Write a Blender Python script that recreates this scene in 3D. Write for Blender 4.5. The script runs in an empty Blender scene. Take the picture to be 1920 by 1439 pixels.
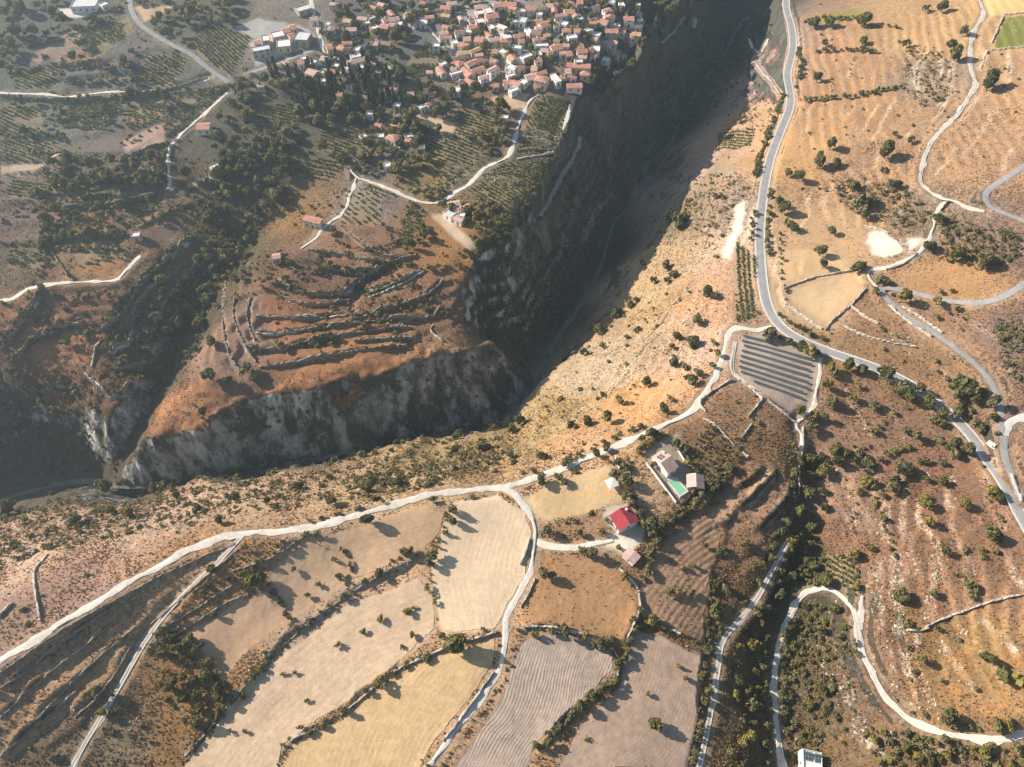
import bpy, math, random, time
import numpy as np
from mathutils import Vector, Matrix
from mathutils.geometry import delaunay_2d_cdt

T0 = time.time()
random.seed(7)
rng = np.random.default_rng(7)
scene = bpy.context.scene
COL = scene.collection

# ------------------------------------------------------------------ camera
F_PX, CX, CY = 1321.0, 960.0, 719.5          # focal length and centre in photo pixels (1920 x 1439)
HAZE = 0.00022
CAM_Z, PITCH = 270.0, math.radians(53.0)     # drone height above the near fields, downward pitch
SP, CP = math.sin(PITCH), math.cos(PITCH)
cam_data = bpy.data.cameras.new("camera")
cam = bpy.data.objects.new("camera", cam_data)
COL.objects.link(cam)
cam.location = (0, 0, CAM_Z)
cam.rotation_euler = (math.radians(90) - PITCH, 0, 0)
cam_data.sensor_fit = 'HORIZONTAL'
cam_data.angle = 2 * math.atan(960.0 / F_PX)
cam_data.clip_start, cam_data.clip_end = 1.0, 20000.0
scene.camera = cam

# ------------------------------------------------------------------ sky, sun, exposure
SUN_ELEV = math.radians(28.0)
SH = Vector((1.0, -0.36)).normalized()       # direction in which shadows fall on the ground
sun_dir = Vector((SH.x * math.cos(SUN_ELEV), SH.y * math.cos(SUN_ELEV), -math.sin(SUN_ELEV)))
world = bpy.data.worlds.new("World")
scene.world = world
world.use_nodes = True
wn = world.node_tree
wn.nodes.clear()
sky = wn.nodes.new("ShaderNodeTexSky")
sky.sky_type = 'NISHITA'
sky.sun_disc = False
sky.sun_elevation = SUN_ELEV
sky.sun_rotation = math.atan2(-SH.x, -SH.y)
sky.air_density, sky.dust_density, sky.ozone_density = 1.2, 1.0, 1.5
bg = wn.nodes.new("ShaderNodeBackground")
bg.inputs["Strength"].default_value = 0.066
wo = wn.nodes.new("ShaderNodeOutputWorld")
wn.links.new(sky.outputs[0], bg.inputs["Color"])
wn.links.new(bg.outputs[0], wo.inputs["Surface"])
sd = bpy.data.lights.new("sun", 'SUN')
sd.energy, sd.angle, sd.color = 5.0, math.radians(0.5), (1.0, 0.88, 0.75)
sun = bpy.data.objects.new("sun", sd)
COL.objects.link(sun)
sun.location = (-300, 120, 400)
sun.rotation_euler = sun_dir.to_track_quat('-Z', 'Y').to_euler()
scene.view_settings.view_transform = 'Standard'
scene.view_settings.look = 'None'
scene.view_settings.exposure = 0.92
scene.view_settings.gamma = 1.0
scene.view_settings.use_curve_mapping = False

# ------------------------------------------------------------------ pixel <-> world
def ray(px, py):
    u = (np.asarray(px, float) - CX) / F_PX
    v = (np.asarray(py, float) - CY) / F_PX
    return u, CP - v * SP, -(SP + v * CP)

def unproj(px, py, z):
    dx, dy, dz = ray(px, py)
    t = (np.asarray(z, float) - CAM_Z) / dz
    return dx * t, dy * t

def to_px(x, y, z):
    dz = np.asarray(z, float) - CAM_Z
    depth = np.asarray(y) * CP - dz * SP
    up = np.asarray(y) * SP + dz * CP
    return CX + F_PX * np.asarray(x) / depth, CY - F_PX * up / depth

# ------------------------------------------------------------------ noise on arrays
def vnoise(x, y, seed):
    xi = np.floor(x).astype(np.int64); yi = np.floor(y).astype(np.int64)
    fx = x - xi; fy = y - yi
    fx = fx * fx * (3 - 2 * fx); fy = fy * fy * (3 - 2 * fy)
    def h(a, b):
        n = (a * 374761393 + b * 668265263 + seed * 974634) & 0x7fffffff
        n = ((n ^ (n >> 13)) * 1274126177) & 0x7fffffff
        return ((n ^ (n >> 16)) & 0xffff) / 65535.0
    a = h(xi, yi); b = h(xi + 1, yi); c = h(xi, yi + 1); d = h(xi + 1, yi + 1)
    return (a * (1 - fx) + b * fx) * (1 - fy) + (c * (1 - fx) + d * fx) * fy * 1.0

def fbm(x, y, scale, seed, oct=4):
    s = 0.0; a = 1.0; t = 0.0; f = 1.0 / scale
    for o in range(oct):
        s = s + a * vnoise(x * f + 17.3 * o, y * f - 9.1 * o, seed + o)
        t += a; a *= 0.5; f *= 2.03
    return s / t * 2 - 1          # about -1 .. 1

def blur(a, r, n=3):
    r = int(r)
    for _ in range(n):
        for ax in (0, 1):
            p = np.pad(a, [(r + 1, r) if k == ax else (0, 0) for k in (0, 1)], mode='edge')
            c = np.cumsum(p, axis=ax)
            if ax == 0:
                a = (c[2 * r + 1:] - c[:-(2 * r + 1)]) / (2 * r + 1)
            else:
                a = (c[:, 2 * r + 1:] - c[:, :-(2 * r + 1)]) / (2 * r + 1)
    return a

# ------------------------------------------------------------------ landform: height points and break lines (photo x, photo y, height)
LINES = {
 'river': [(-120,975,-68),(0,945,-67),(150,910,-66),(250,925,-65),(330,917,-64),(420,902,-63),(520,885,-62),(620,868,-62),(750,842,-62),(860,818,-62),(945,797,-62),
           (992,748,-62),(1015,702,-62),(1040,650,-62),(1067,612,-62),(1095,570,-62),(1122,520,-61),(1135,470,-60),(1152,425,-59),(1200,375,-57),(1243,300,-55),(1292,205,-51),(1350,115,-47),(1400,40,-42),(1430,-40,-36)],
 'cliff_base': [(262,900,-58),(330,884,-54),(420,866,-52),(520,848,-50),(620,831,-49),(740,804,-48),(840,780,-48),(920,752,-48),(968,705,-48)],
 'cliff_rim': [(246,872,-50),(281,814,-28),(334,804,-25),(390,791,-23),(427,757,-20),(480,739,-18),(559,727,-16),(630,716,-15),(652,699,-14),(690,690,-13),(765,667,-12),(791,654,-12),(874,662,-15),(925,640,-17)],
 'spur_west': [(246,872,-50),(284,790,-27),(330,735,-20),(385,690,-15),(405,640,-12),(420,580,-8),(450,510,-5),(500,470,-3)],
 'side_gully': [(232,910,-62),(228,874,-57),(280,775,-43),(335,690,-33),(385,600,-24),(430,520,-15),(490,440,-8),(560,370,-2)],
 'west_toe': [(-120,865,-59),(0,848,-58),(90,840,-58),(150,838,-57),(198,856,-57)],
 'west_rim': [(-120,650,-18),(0,668,-18),(70,668,-18),(130,672,-20),(178,715,-22),(205,770,-31),(216,840,-46)],
 'near_edge': [(-120,1030,-28),(0,985,-29),(60,957,-30),(150,934,-31),(250,938,-32),(330,914,-33),(420,898,-33),(520,882,-33),(620,865,-33),(750,842,-33),(860,819,-34),(955,794,-35),
               (985,750,-37),(1035,690,-38),(1085,652,-39),(1145,592,-39),(1175,515,-38),(1210,455,-37),(1240,405,-36),(1268,335,-34),(1295,268,-32),(1335,245,-28),(1383,195,-25),(1392,140,-23),(1440,65,-18),(1452,0,-15),(1460,-50,-12)],
 'plateau_edge': [(1290,-50,26),(1240,40,26),(1200,105,26),(1110,165,22),(1070,205,18),(1052,270,13),(1010,350,9),(960,425,5),(900,475,1),(868,515,-3),(860,570,-8),(872,625,-13)],
 'gorge_mid': [(1330,20,-8),(1268,120,-12),(1190,215,-18),(1130,300,-22),(1085,385,-26),(1035,470,-30),(985,560,-34),(945,650,-40)],
 'dirt_road': [(-120,1330,11),(0,1240,9),(200,1115,9),(340,1040,8),(460,1000,7),(600,985,6),(700,955,5),(800,930,4),(940,917,3),(1010,895,3),(1100,862,4),(1190,822,5),(1290,780,6),(1330,720,6),(1360,640,5),(1385,612,5)],
 'main_road': [(1475,-50,11),(1475,30,10),(1486,80,10),(1480,200,8),(1447,290,6),(1427,420,5),(1432,530,5),(1458,605,6),(1540,655,6),(1640,690,7),(1740,745,8),(1830,830,9),(1880,910,11),(1935,1000,14)],
 'gully': [(1508,800,0),(1512,880,-8),(1505,980,-13),(1462,1090,-16),(1425,1200,-18),(1428,1330,-19),(1438,1470,-20)],
 'gully_west': [(1494,810,2),(1492,880,0),(1485,960,-2),(1452,1030,-4),(1425,1090,-6),(1392,1170,-8),(1385,1260,-9),(1390,1350,-10),(1395,1470,-11)],
 'gully_east': [(1532,850,-1),(1545,960,-8),(1527,1060,-13),(1490,1130,-15),(1472,1230,-17),(1470,1330,-18),(1480,1470,-19)],
 'track': [(455,1010,6),(390,1075,3),(320,1150,1),(265,1225,-1),(215,1310,-3),(150,1430,-5)],
}
PTS = [ # near fields
 (900,1000,1),(880,1150,-1),(1090,1120,0),(1080,930,2),(720,1000,1),(620,1060,-1),(540,1110,-3),(650,1180,-4),(600,1250,-5),(500,1350,-7),(420,1220,-5),(700,1320,-5),(800,1380,-5),
 (900,1240,-2),(1000,1300,-3),(1060,1240,-2),(1180,1180,-2),(1150,1040,1),(1180,970,2),(1250,880,4),(1300,850,4),(1300,960,0),(1300,1080,-2),(1330,900,2),(1250,1250,-4),(1200,1400,-5),(1320,1300,-6),
 (1380,1000,-3),(1365,1130,-6),(1400,820,4),(1440,680,6),(1440,850,2),(1380,780,5),(1445,930,1),(1490,740,5),
 (330,1300,-6),(350,1400,-8),(250,1439,-7),(80,1439,-3),(0,1400,1),(60,1340,2),(0,1330,5),(130,1260,3),(200,1190,4),(250,1130,5),(300,1090,6),
 (60,1090,8),(140,1100,8),(30,1170,9),(120,1045,3),(250,1010,0),(400,970,-4),(550,940,-8),(700,915,-8),(850,880,-8),(1000,850,-7),(1100,810,-6),(1200,770,-4),(1260,700,-2),(1300,620,-3),(1330,520,-2),(1360,420,-1),(1390,330,-1),(1420,220,0),
 (0,1040,-10),(150,985,-17),(300,960,-16),(500,920,-17),(700,880,-19),(900,840,-20),(1020,780,-22),(1100,700,-25),(1190,620,-23),(1240,520,-22),(1280,420,-19),(1330,330,-15),(1385,260,-11),
 # right side
 (1620,760,6),(1600,880,0),(1560,950,-3),(1565,1080,-9),(1545,1200,-14),(1530,1350,-16),(1640,1000,1),(1700,1050,5),(1760,950,7),(1860,1050,12),(1920,1200,15),(1760,1180,7),(1640,1180,0),(1600,1300,-8),(1700,1300,3),(1800,1380,4),(1920,1390,9),(1600,1420,-10),(1700,1439,-2),
 (2040,1000,20),(2040,1300,18),(2040,800,24),(1920,1480,7),
 (1500,400,8),(1520,560,7),(1560,250,15),(1540,100,15),(1540,0,17),(1620,460,14),(1600,620,10),(1650,350,18),(1700,200,26),(1660,80,25),(1720,500,17),(1800,560,20),(1740,650,13),(1830,720,16),(1900,680,22),(1800,420,27),(1780,300,29),(1900,480,31),(1920,350,38),(1790,130,36),(1880,200,42),(1900,50,46),(1760,0,36),(1920,880,17),
 (2060,600,34),(2060,300,50),(2060,50,58),(1920,-60,52),(1700,-60,36),(1540,-60,20),
 # far side
 (0,580,-6),(100,550,-4),(200,600,-10),(130,630,-14),(250,470,0),(0,450,2),(120,440,3),(0,330,10),(150,300,12),(0,200,20),(200,170,21),(300,240,14),(0,80,30),(200,60,32),(0,-60,42),(250,-60,42),(400,120,26),(400,40,32),(380,300,7),(330,380,4),(300,540,-9),(350,470,-5),(250,650,-19),(300,620,-22),(200,690,-23),(240,720,-24),(278,690,-27),(350,560,-19),
 (450,330,4),(520,230,13),(600,280,10),(620,180,19),(500,120,26),(640,60,31),(560,0,36),(560,-60,40),(760,150,23),(800,50,32),(800,-60,40),(760,260,12),(700,330,7),(640,400,2),(560,420,-1),(700,440,1),(800,440,1),(760,360,6),(850,380,5),(850,300,9),(900,230,14),(980,280,11),(900,150,22),(1000,180,19),(950,80,31),(1000,0,40),(1100,80,32),(1100,0,38),(1180,30,32),(1000,-60,46),(1180,-60,36),
 (540,510,-3),(620,540,-5),(720,520,-3),(800,520,-3),(560,600,-8),(660,600,-8),(780,580,-6),(500,640,-12),(600,650,-12),(720,640,-11),(450,690,-15),(540,690,-15),(380,745,-19),(320,770,-23),(820,625,-11),
 (-120,400,6),(-120,550,-4),(-120,200,24),(-120,0,40),(-120,1200,10),(-120,1439,2),
 (900,560,-20),(930,520,-14),(1000,420,-8),(1060,330,-6),(1100,230,0),(1170,160,4),(1230,90,6),
]
WPTS = [(-560,-80,0),(-250,-80,-6),(0,-80,-6),(150,-80,-14),(300,-80,4),(560,-80,24),(560,150,30),(560,400,46),(560,820,90),(-560,150,-68),(-560,60,10),(-560,300,-20),(-560,500,30),(-560,820,70),(-200,820,70),(120,820,60),(230,820,-25),(330,820,40),
        (-340,236,12),(-328,216,4),(-400,250,18),(-385,205,0),(-450,215,0),(-400,40,6),(-480,230,-62)]  # raised points west of view: unseen hill added to shade the left gorge

def build_tin():
    co, zz, ed = [], [], []
    for name, ln in LINES.items():
        prev = None
        for (px, py, z) in ln:
            x, y = unproj(px, py, z)
            co.append(Vector((float(x), float(y)))); zz.append(z)
            if prev is not None: ed.append((prev, len(co) - 1))
            prev = len(co) - 1
    for (px, py, z) in PTS:
        x, y = unproj(px, py, z)
        co.append(Vector((float(x), float(y)))); zz.append(z)
    for (x, y, z) in WPTS:
        co.append(Vector((x, y))); zz.append(z)
    vo, eo, fo, ov, oe, of = delaunay_2d_cdt(co, ed, [], 0, 0.01)
    V = np.array([(v.x, v.y) for v in vo])
    Z = np.zeros(len(V))
    for i, src in enumerate(ov):
        if src: Z[i] = np.mean([zz[s] for s in src])
        else:
            d = [(V[i, 0] - c.x) ** 2 + (V[i, 1] - c.y) ** 2 for c in co]
            k = np.argsort(d)[:2]; Z[i] = (zz[k[0]] + zz[k[1]]) / 2
    return V, Z, fo

GX0, GX1, GY0, GY1 = -560, 560, -80, 820
NX, NY = GX1 - GX0 + 1, GY1 - GY0 + 1
def rasterise(V, Z, faces):
    H = np.full((NY, NX), np.nan)
    for f in faces:
        a, b, c = f[0], f[1], f[2]
        xs, ys, zs = V[[a, b, c], 0] - GX0, V[[a, b, c], 1] - GY0, Z[[a, b, c]]
        x0, x1 = max(0, int(xs.min())), min(NX - 1, int(xs.max()) + 1)
        y0, y1 = max(0, int(ys.min())), min(NY - 1, int(ys.max()) + 1)
        if x1 < x0 or y1 < y0: continue
        den = (ys[1] - ys[2]) * (xs[0] - xs[2]) + (xs[2] - xs[1]) * (ys[0] - ys[2])
        if abs(den) < 1e-6: continue
        gx, gy = np.meshgrid(np.arange(x0, x1 + 1), np.arange(y0, y1 + 1))
        w0 = ((ys[1] - ys[2]) * (gx - xs[2]) + (xs[2] - xs[1]) * (gy - ys[2])) / den
        w1 = ((ys[2] - ys[0]) * (gx - xs[2]) + (xs[0] - xs[2]) * (gy - ys[2])) / den
        w2 = 1 - w0 - w1
        m = (w0 >= -1e-4) & (w1 >= -1e-4) & (w2 >= -1e-4)
        sub = H[y0:y1 + 1, x0:x1 + 1]
        sub[m] = (w0 * zs[0] + w1 * zs[1] + w2 * zs[2])[m]
    for k in range(8):
        bad = np.isnan(H)
        if not bad.any(): break
        H[bad] = np.roll(H, 1, 1)[bad]
    return np.nan_to_num(H)

V, Z, FC = build_tin()
HR = rasterise(V, Z, FC)
XG, YG = np.meshgrid(np.arange(GX0, GX1 + 1, dtype=float), np.arange(GY0, GY1 + 1, dtype=float))
gy_, gx_ = np.gradient(HR)
steep = np.clip((np.hypot(gx_, gy_) - 0.9) / 1.2, 0, 1)
steep = np.clip(blur(steep, 3) * 1.8, 0, 1)
HB = HR * 1.0
HM = blur(HR, 5)
HG = blur(HR, 1) * steep + HM * (1 - steep)

def samp(A, x, y):
    gx = np.clip(np.asarray(x, float) - GX0, 0, NX - 1.001); gy = np.clip(np.asarray(y, float) - GY0, 0, NY - 1.001)
    ix = gx.astype(int); iy = gy.astype(int); fx = gx - ix; fy = gy - iy
    return (A[iy, ix] * (1 - fx) + A[iy, ix + 1] * fx) * (1 - fy) + (A[iy + 1, ix] * (1 - fx) + A[iy + 1, ix + 1] * fx) * fy

# cliffs: warp the ground plan so that rims and faces get buttresses and chimneys
w1 = fbm(XG, YG, 26, 3, 4); w2 = fbm(XG, YG, 22, 11, 4)
HG = samp(HG, XG + w1 * 7 * steep, YG + w2 * 8 * steep)
HG += steep * (fbm(XG, YG, 14, 21, 4) * 4.2 + fbm(XG, YG, 5, 25, 3) * 1.6)
rough = np.clip(blur(np.clip((np.hypot(*np.gradient(HM)) - .28) / .5, 0, 1), 4) * 1.2, 0, 1)
HG += rough * (fbm(XG, YG, 18, 23, 4) * 2.2 + fbm(XG, YG, 6, 27, 3) * .7)
HG += fbm(XG, YG, 60, 5, 3) * 1.3 + fbm(XG, YG, 13, 9, 3) * 0.35

def cast(px, py, H=None, lift=0.0):
    """first point where the photo ray through (px, py) meets the ground"""
    A = HG if H is None else H
    px = np.atleast_1d(np.asarray(px, float)); py = np.atleast_1d(np.asarray(py, float))
    dx, dy, dz = ray(px, py)
    t = np.full(px.shape, 150.0); hit = np.zeros(px.shape, bool); tf = np.full(px.shape, 900.0)
    step = 2.0
    while (~hit).any() and t.min() < 1300:
        t2 = t + step
        below = (CAM_Z + dz * t2) < samp(A, dx * t2, dy * t2) + lift
        new = below & ~hit
        if new.any():
            lo = t[new].copy(); hi = t2[new].copy()
            for _ in range(12):
                mid = (lo + hi) / 2
                b = (CAM_Z + dz[new] * mid) < samp(A, dx[new] * mid, dy[new] * mid) + lift
                hi = np.where(b, mid, hi); lo = np.where(b, lo, mid)
            tf[new] = hi; hit |= new
        t = t2
    return dx * tf, dy * tf, CAM_Z + dz * tf

def poly_world(pts, H=None):
    a = np.array(pts, float)
    x, y, z = cast(a[:, 0], a[:, 1], H)
    return np.stack([x, y], 1)

def dist_line(P, X, Y):
    """distance from the cells to a polyline, side (+1 left) and position along it 0..1"""
    best = np.full(X.shape, 1e9); side = np.zeros(X.shape); along = np.zeros(X.shape)
    seg = np.hypot(*(P[1:] - P[:-1]).T); cum = np.concatenate([[0], np.cumsum(seg)]); L = max(cum[-1], 1e-6)
    for i in range(len(P) - 1):
        ax, ay = P[i]; bx, by = P[i + 1]
        vx, vy = bx - ax, by - ay; l2 = vx * vx + vy * vy + 1e-9
        t = np.clip(((X - ax) * vx + (Y - ay) * vy) / l2, 0, 1)
        d = np.hypot(X - (ax + t * vx), Y - (ay + t * vy))
        m = d < best
        best = np.where(m, d, best)
        side = np.where(m, np.sign(vx * (Y - ay) - vy * (X - ax)), side)
        along = np.where(m, (cum[i] + t * seg[i]) / L, along)
    return best, side, along, L

def resample(P, step, smooth=True):
    P = np.asarray(P, float)
    if smooth and len(P) > 2:
        Q = []
        for i in range(len(P) - 1):
            p0 = P[max(i - 1, 0)]; p1 = P[i]; p2 = P[i + 1]; p3 = P[min(i + 2, len(P) - 1)]
            n = max(2, int(np.hypot(*(p2 - p1)[:2]) / max(step * .5, .3)))
            for t in np.linspace(0, 1, n, endpoint=False):
                Q.append(.5 * (2 * p1 + (p2 - p0) * t + (2 * p0 - 5 * p1 + 4 * p2 - p3) * t * t + (3 * p1 - p0 - 3 * p2 + p3) * t ** 3))
        Q.append(P[-1]); P = np.array(Q)
    s = np.concatenate([[0], np.cumsum(np.hypot(*(P[1:] - P[:-1])[:, :2].T))])
    n = max(2, int(s[-1] / step) + 1)
    q = np.linspace(0, s[-1], n)
    return np.stack([np.interp(q, s, P[:, k]) for k in range(P.shape[1])], 1)
# ------------------------------------------------------------------ terraces: (photo line, drop in m, reach in m, bare-rock strength); high ground lies left of the line's direction
TERR = [
 # far spur
 ([(605,507),(640,508),(695,512),(730,496)],3,8,.3),([(517,525),(560,547),(600,552),(640,550),(665,532),(732,497)],3.5,8,.3),([(525,555),(570,570),(615,570),(657,565)],2.5,7,.3),
 ([(690,552),(750,527),(795,507)],2.5,7,.2),([(480,595),(520,595),(575,597),(650,592)],3,7,.4),([(660,600),(695,592),(750,572),(800,555),(830,525)],3,7,.3),
 ([(485,620),(520,625),(590,617),(660,607),(730,600),(805,595),(825,577)],3,6,.4),([(467,652),(525,655),(575,642),(640,627),(725,617),(770,615)],3.5,6,.4),
 ([(664,641),(712,637),(784,637)],3,5,.4),([(487,690),(540,682),(615,667),(690,656),(765,650)],3.5,6,.4),([(580,470),(640,478),(700,490),(780,480)],2,6,.2),([(640,425),(700,470),(760,490)],2,6,.2),
 ([(440,560),(440,600),(455,640),(480,680)],2.5,6,.7),([(424,530),(418,600),(428,660),(452,700)],2.5,5,.8),([(470,560),(465,600),(478,640)],2,5,.6),
 # far west block
 ([(0,657),(30,620),(60,577),(80,535)],3,8,.2),([(27,670),(75,632),(112,612),(155,610)],3.5,8,.2),([(190,622),(225,592),(252,547),(295,502),(332,470),(362,442)],4,9,.2),
 ([(205,665),(245,642),(252,612),(255,575),(295,532)],3,7,.3),([(257,655),(292,625),(307,577),(335,535),(390,470)],4,7,.2),([(215,695),(275,680),(300,657),(317,615),(350,567)],3.5,7,.4),
 ([(160,700),(205,742),(225,735),(285,715)],3,6,.5),([(95,470),(130,520),(140,525)],1.5,6,.1),([(95,395),(200,385),(290,365)],2,8,.1),([(90,450),(180,445),(235,440)],2,8,.1),
 ([(0,180),(120,186),(300,172),(390,147)],1.5,8,.1),([(230,300),(310,270),(320,300)],1.5,8,.1),
 # plateau strips above the gorge
 ([(985,238),(1055,262)],2,6,.4),([(978,258),(1050,285)],2,6,.4),([(970,282),(1045,312)],2,6,.4),([(905,330),(960,345),(1005,352)],2,6,.4),
 # slope of the gorge, far bank
 ([(985,640),(1010,560),(1060,440),(1100,340)],4,8,.5),([(1090,460),(1110,410),(1150,360)],4,7,.8),([(930,610),(965,540),(1010,460)],3,7,.3),([(1010,412),(1052,330),(1082,262)],3,6,.3),
 # lower left terraces
 ([(0,1293),(87,1226),(160,1173),(213,1140),(300,1086)],2.3,4,.1),([(0,1346),(73,1280),(140,1226),(186,1190),(266,1120)],2.3,4,.1),([(67,1350),(133,1280),(200,1220),(253,1176)],2.3,4,.1),
 ([(0,1420),(90,1345),(150,1290)],2.3,4,.1),([(140,1346),(200,1286),(260,1193),(313,1146),(393,1076),(446,1030)],2,4,.1),([(286,1190),(366,1143),(433,1100),(480,1083)],2.2,4,.1),
 ([(280,1208),(350,1178),(416,1135),(466,1115)],2.5,5,.3),([(435,1072),(510,1046),(562,1012),(600,1003)],2,5,.2),([(0,1262),(120,1180),(240,1112),(340,1062),(440,1020)],2,4,.05),
 ([(350,1415),(470,1275),(560,1185),(640,1125),(710,1080),(790,1045)],1.8,6,.5),([(530,1395),(600,1362),(640,1335),(700,1292),(760,1245),(835,1215),(930,1187)],1.3,5,.3),
 # around the farmhouse and the ploughed fields
 ([(1237,987),(1280,960),(1330,917),(1370,875)],3.5,9,.1),([(1009,1409),(1070,1345),(1115,1302),(1155,1274),(1160,1244),(1147,1213)],2.5,6,.15),([(1172,1207),(1200,1145),(1200,1110)],2.5,6,.2),
 ([(970,1182),(1040,1178),(1100,1195),(1146,1214)],2,5,.3),([(1185,1160),(1240,1174),(1271,1189),(1316,1212)],1.8,6,.1),([(1296,1439),(1310,1350),(1320,1250),(1330,1150),(1336,1060)],2,6,.1),
 ([(1375,925),(1432,873)],6,5,.05),([(1385,957),(1460,882)],6,5,.05),([(1415,990),(1494,906)],5,5,.05),([(1340,990),(1390,945)],3,5,.05),
 # right hand terraces, pale risers
 ([(1677,1045),(1694,1068),(1680,1104),(1688,1151),(1691,1195),(1700,1234),(1711,1290),(1724,1320)],2.5,6,1),([(1760,1048),(1747,1104),(1747,1170)],2,6,1),([(1727,1253),(1741,1306),(1763,1337)],1.5,5,.9),
 ([(1865,1017),(1890,1057),(1899,1075),(1920,1105)],2,6,.9),([(1825,957),(1842,980)],1.5,5,.8),([(1846,1156),(1871,1190),(1899,1217)],2,5,1),([(1755,1195),(1783,1234),(1827,1290)],2,6,.8),
 ([(1647,930),(1660,960),(1655,995),(1680,1032),(1682,1070)],2,6,.9),([(1722,937),(1725,975),(1745,1002),(1762,1035),(1752,1077)],2,6,.9),([(1735,880),(1732,905)],1.2,5,.8),([(1612,1180),(1640,1250),(1690,1310),(1740,1350)],1.5,5,.5),
 ([(1635,1070),(1628,1120),(1632,1150)],1.2,5,.5),([(1622,1380),(1660,1420)],1.2,5,.7),([(1580,1260),(1600,1330),(1640,1380)],1.2,5,.4),
 # faint contour steps
 ([(1560,880),(1600,930),(1600,1000)],1,6,.3),([(1700,880),(1690,960),(1700,1030),(1720,1080)],1.2,6,.5),([(1790,900),(1780,960),(1800,1020),(1830,1080)],1.2,6,.5),([(1840,870),(1850,930),(1880,990)],1,5,.4),([(1655,1050),(1650,1120),(1660,1200),(1680,1260)],1.2,5,.5),([(1800,1170),(1830,1220),(1880,1270)],1.2,6,.6),([(1720,1180),(1715,1230)],1,5,.6),([(1560,1150),(1575,1230),(1600,1300)],1,5,.4),([(1535,1180),(1550,1260),(1580,1340),(1640,1410)],1,5,.5),([(1640,1370),(1720,1400),(1800,1410)],1,5,.4),
 ([(1520,360),(1515,400),(1500,440)],1,5,.5),([(1580,300),(1560,340),(1550,380)],1,5,.5),([(1640,330),(1620,350)],1,5,.6),([(1540,130),(1560,165),(1545,200)],1,5,.4),([(1680,180),(1660,220),(1640,250)],1.2,5,.6),([(1600,110),(1590,150)],1,5,.4),([(1740,90),(1730,130)],1.5,5,.8),([(1860,210),(1830,260),(1800,300)],1.2,5,.5),([(1900,120),(1880,180)],1.2,5,.5),([(1830,180),(1800,240)],1.2,5,.5),([(1700,660),(1760,690),(1800,730)],1,5,.5),([(1640,620),(1700,640)],1,5,.4),([(1780,590),(1830,610),(1880,640)],1,5,.4),([(1870,660),(1900,700)],1,5,.4),
 ([(1580,720),(1600,770),(1640,820)],1,6,.3),([(1660,760),(1690,800),(1720,830)],1,6,.4),
 ([(0,290),(60,300),(110,296)],1.5,6,.1),([(0,330),(70,325),(140,340)],1.5,6,.1),([(0,375),(80,380),(130,370)],1.5,6,.1),([(20,140),(120,120),(230,110)],1.5,6,.1),([(70,155),(180,140),(250,135)],1.5,6,.1),([(250,100),(330,140),(300,160)],1.2,6,.1),([(120,215),(230,215)],1.2,6,.1),([(240,300),(300,330),(310,360)],1.5,6,.1),([(130,410),(230,405),(300,385)],1.5,6,.1),([(250,430),(330,400),(400,370)],1.5,6,.1),([(440,560),(500,545),(540,560)],1.5,6,.2),([(470,500),(530,490),(600,490)],1.5,6,.2),([(640,360),(700,350),(720,345)],1.2,6,.2),([(560,300),(640,320)],1.2,6,.1),([(780,310),(860,330)],1.5,6,.2),([(870,260),(960,270)],1.5,6,.2),([(700,215),(790,240),(860,260)],1.5,6,.1),([(500,180),(600,190),(700,185)],1.5,6,.1),
 ([(330,500),(290,560),(265,610),(225,650)],2.5,6,.3),([(360,520),(330,590),(310,640),(270,690)],2.5,6,.3),([(385,560),(360,620),(330,660)],2.5,6,.3),([(150,660),(200,650),(240,665)],2,6,.3),([(0,610),(60,600),(110,580)],2,6,.2),([(0,720),(60,735),(130,725)],4,5,.5),([(20,790),(90,780),(150,790)],4,5,.5),
 # right hillside outcrops
 ([(1722,110),(1715,140),(1725,172)],2,6,1),([(1762,100),(1765,140)],2,6,1),([(1785,112),(1785,170),(1752,200)],2.5,6,1),([(1647,195),(1615,245)],1.5,6,.7),([(1782,185),(1750,232)],2,6,.9),
 ([(1650,275),(1637,315)],1.5,6,.8),([(1717,237),(1692,270)],1.5,6,.7),([(1795,277),(1752,327)],1.5,6,.7),([(1900,280),(1870,325)],1.5,6,.7),([(1632,365),(1638,395)],2,5,1),([(1697,370),(1685,412)],2,5,1),
 ([(1655,230),(1632,262)],1.2,5,.6),([(1500,55),(1497,85)],2,4,1),([(1897,40),(1905,60)],1.5,5,.8),([(1845,95),(1840,130)],1.5,5,.9),([(1892,97),(1899,137)],1.5,5,.9),([(1857,160),(1850,180)],1.5,5,.9),
 ([(1515,200),(1508,255)],1,5,.5),([(1585,205),(1592,235)],1,5,.5),([(1500,480),(1497,520)],1,5,.8),([(1452,445),(1460,540),(1480,590)],1.2,4,.8),
 # near slope of the gorge, ledges
 ([(1350,505),(1280,550),(1200,600),(1135,672)],2,5,.6),([(1295,540),(1235,607),(1185,650)],2,5,.8),([(1242,430),(1210,477)],2,5,.7),([(1330,480),(1270,520),(1215,560)],1.5,5,.5),([(1260,600),(1200,660),(1150,720),(1090,770)],1.5,5,.6),
 ([(1205,690),(1120,760),(1040,800)],1.5,5,.5),([(1290,590),(1270,640),(1275,680)],1.5,5,.9),([(1320,420),(1330,460)],1.5,5,.7),([(1000,830),(870,870),(740,905)],1.2,5,.5),([(720,880),(600,910),(480,930),(380,960)],1.2,5,.4),
 ([(470,965),(330,990),(200,1010)],1.2,5,.6),([(250,970),(120,1000),(0,1060)],1.2,5,.5),([(900,850),(800,880),(690,900)],1.2,5,.5),
]
ROCK = np.zeros_like(HG)
RISER = np.zeros_like(HG)
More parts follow.
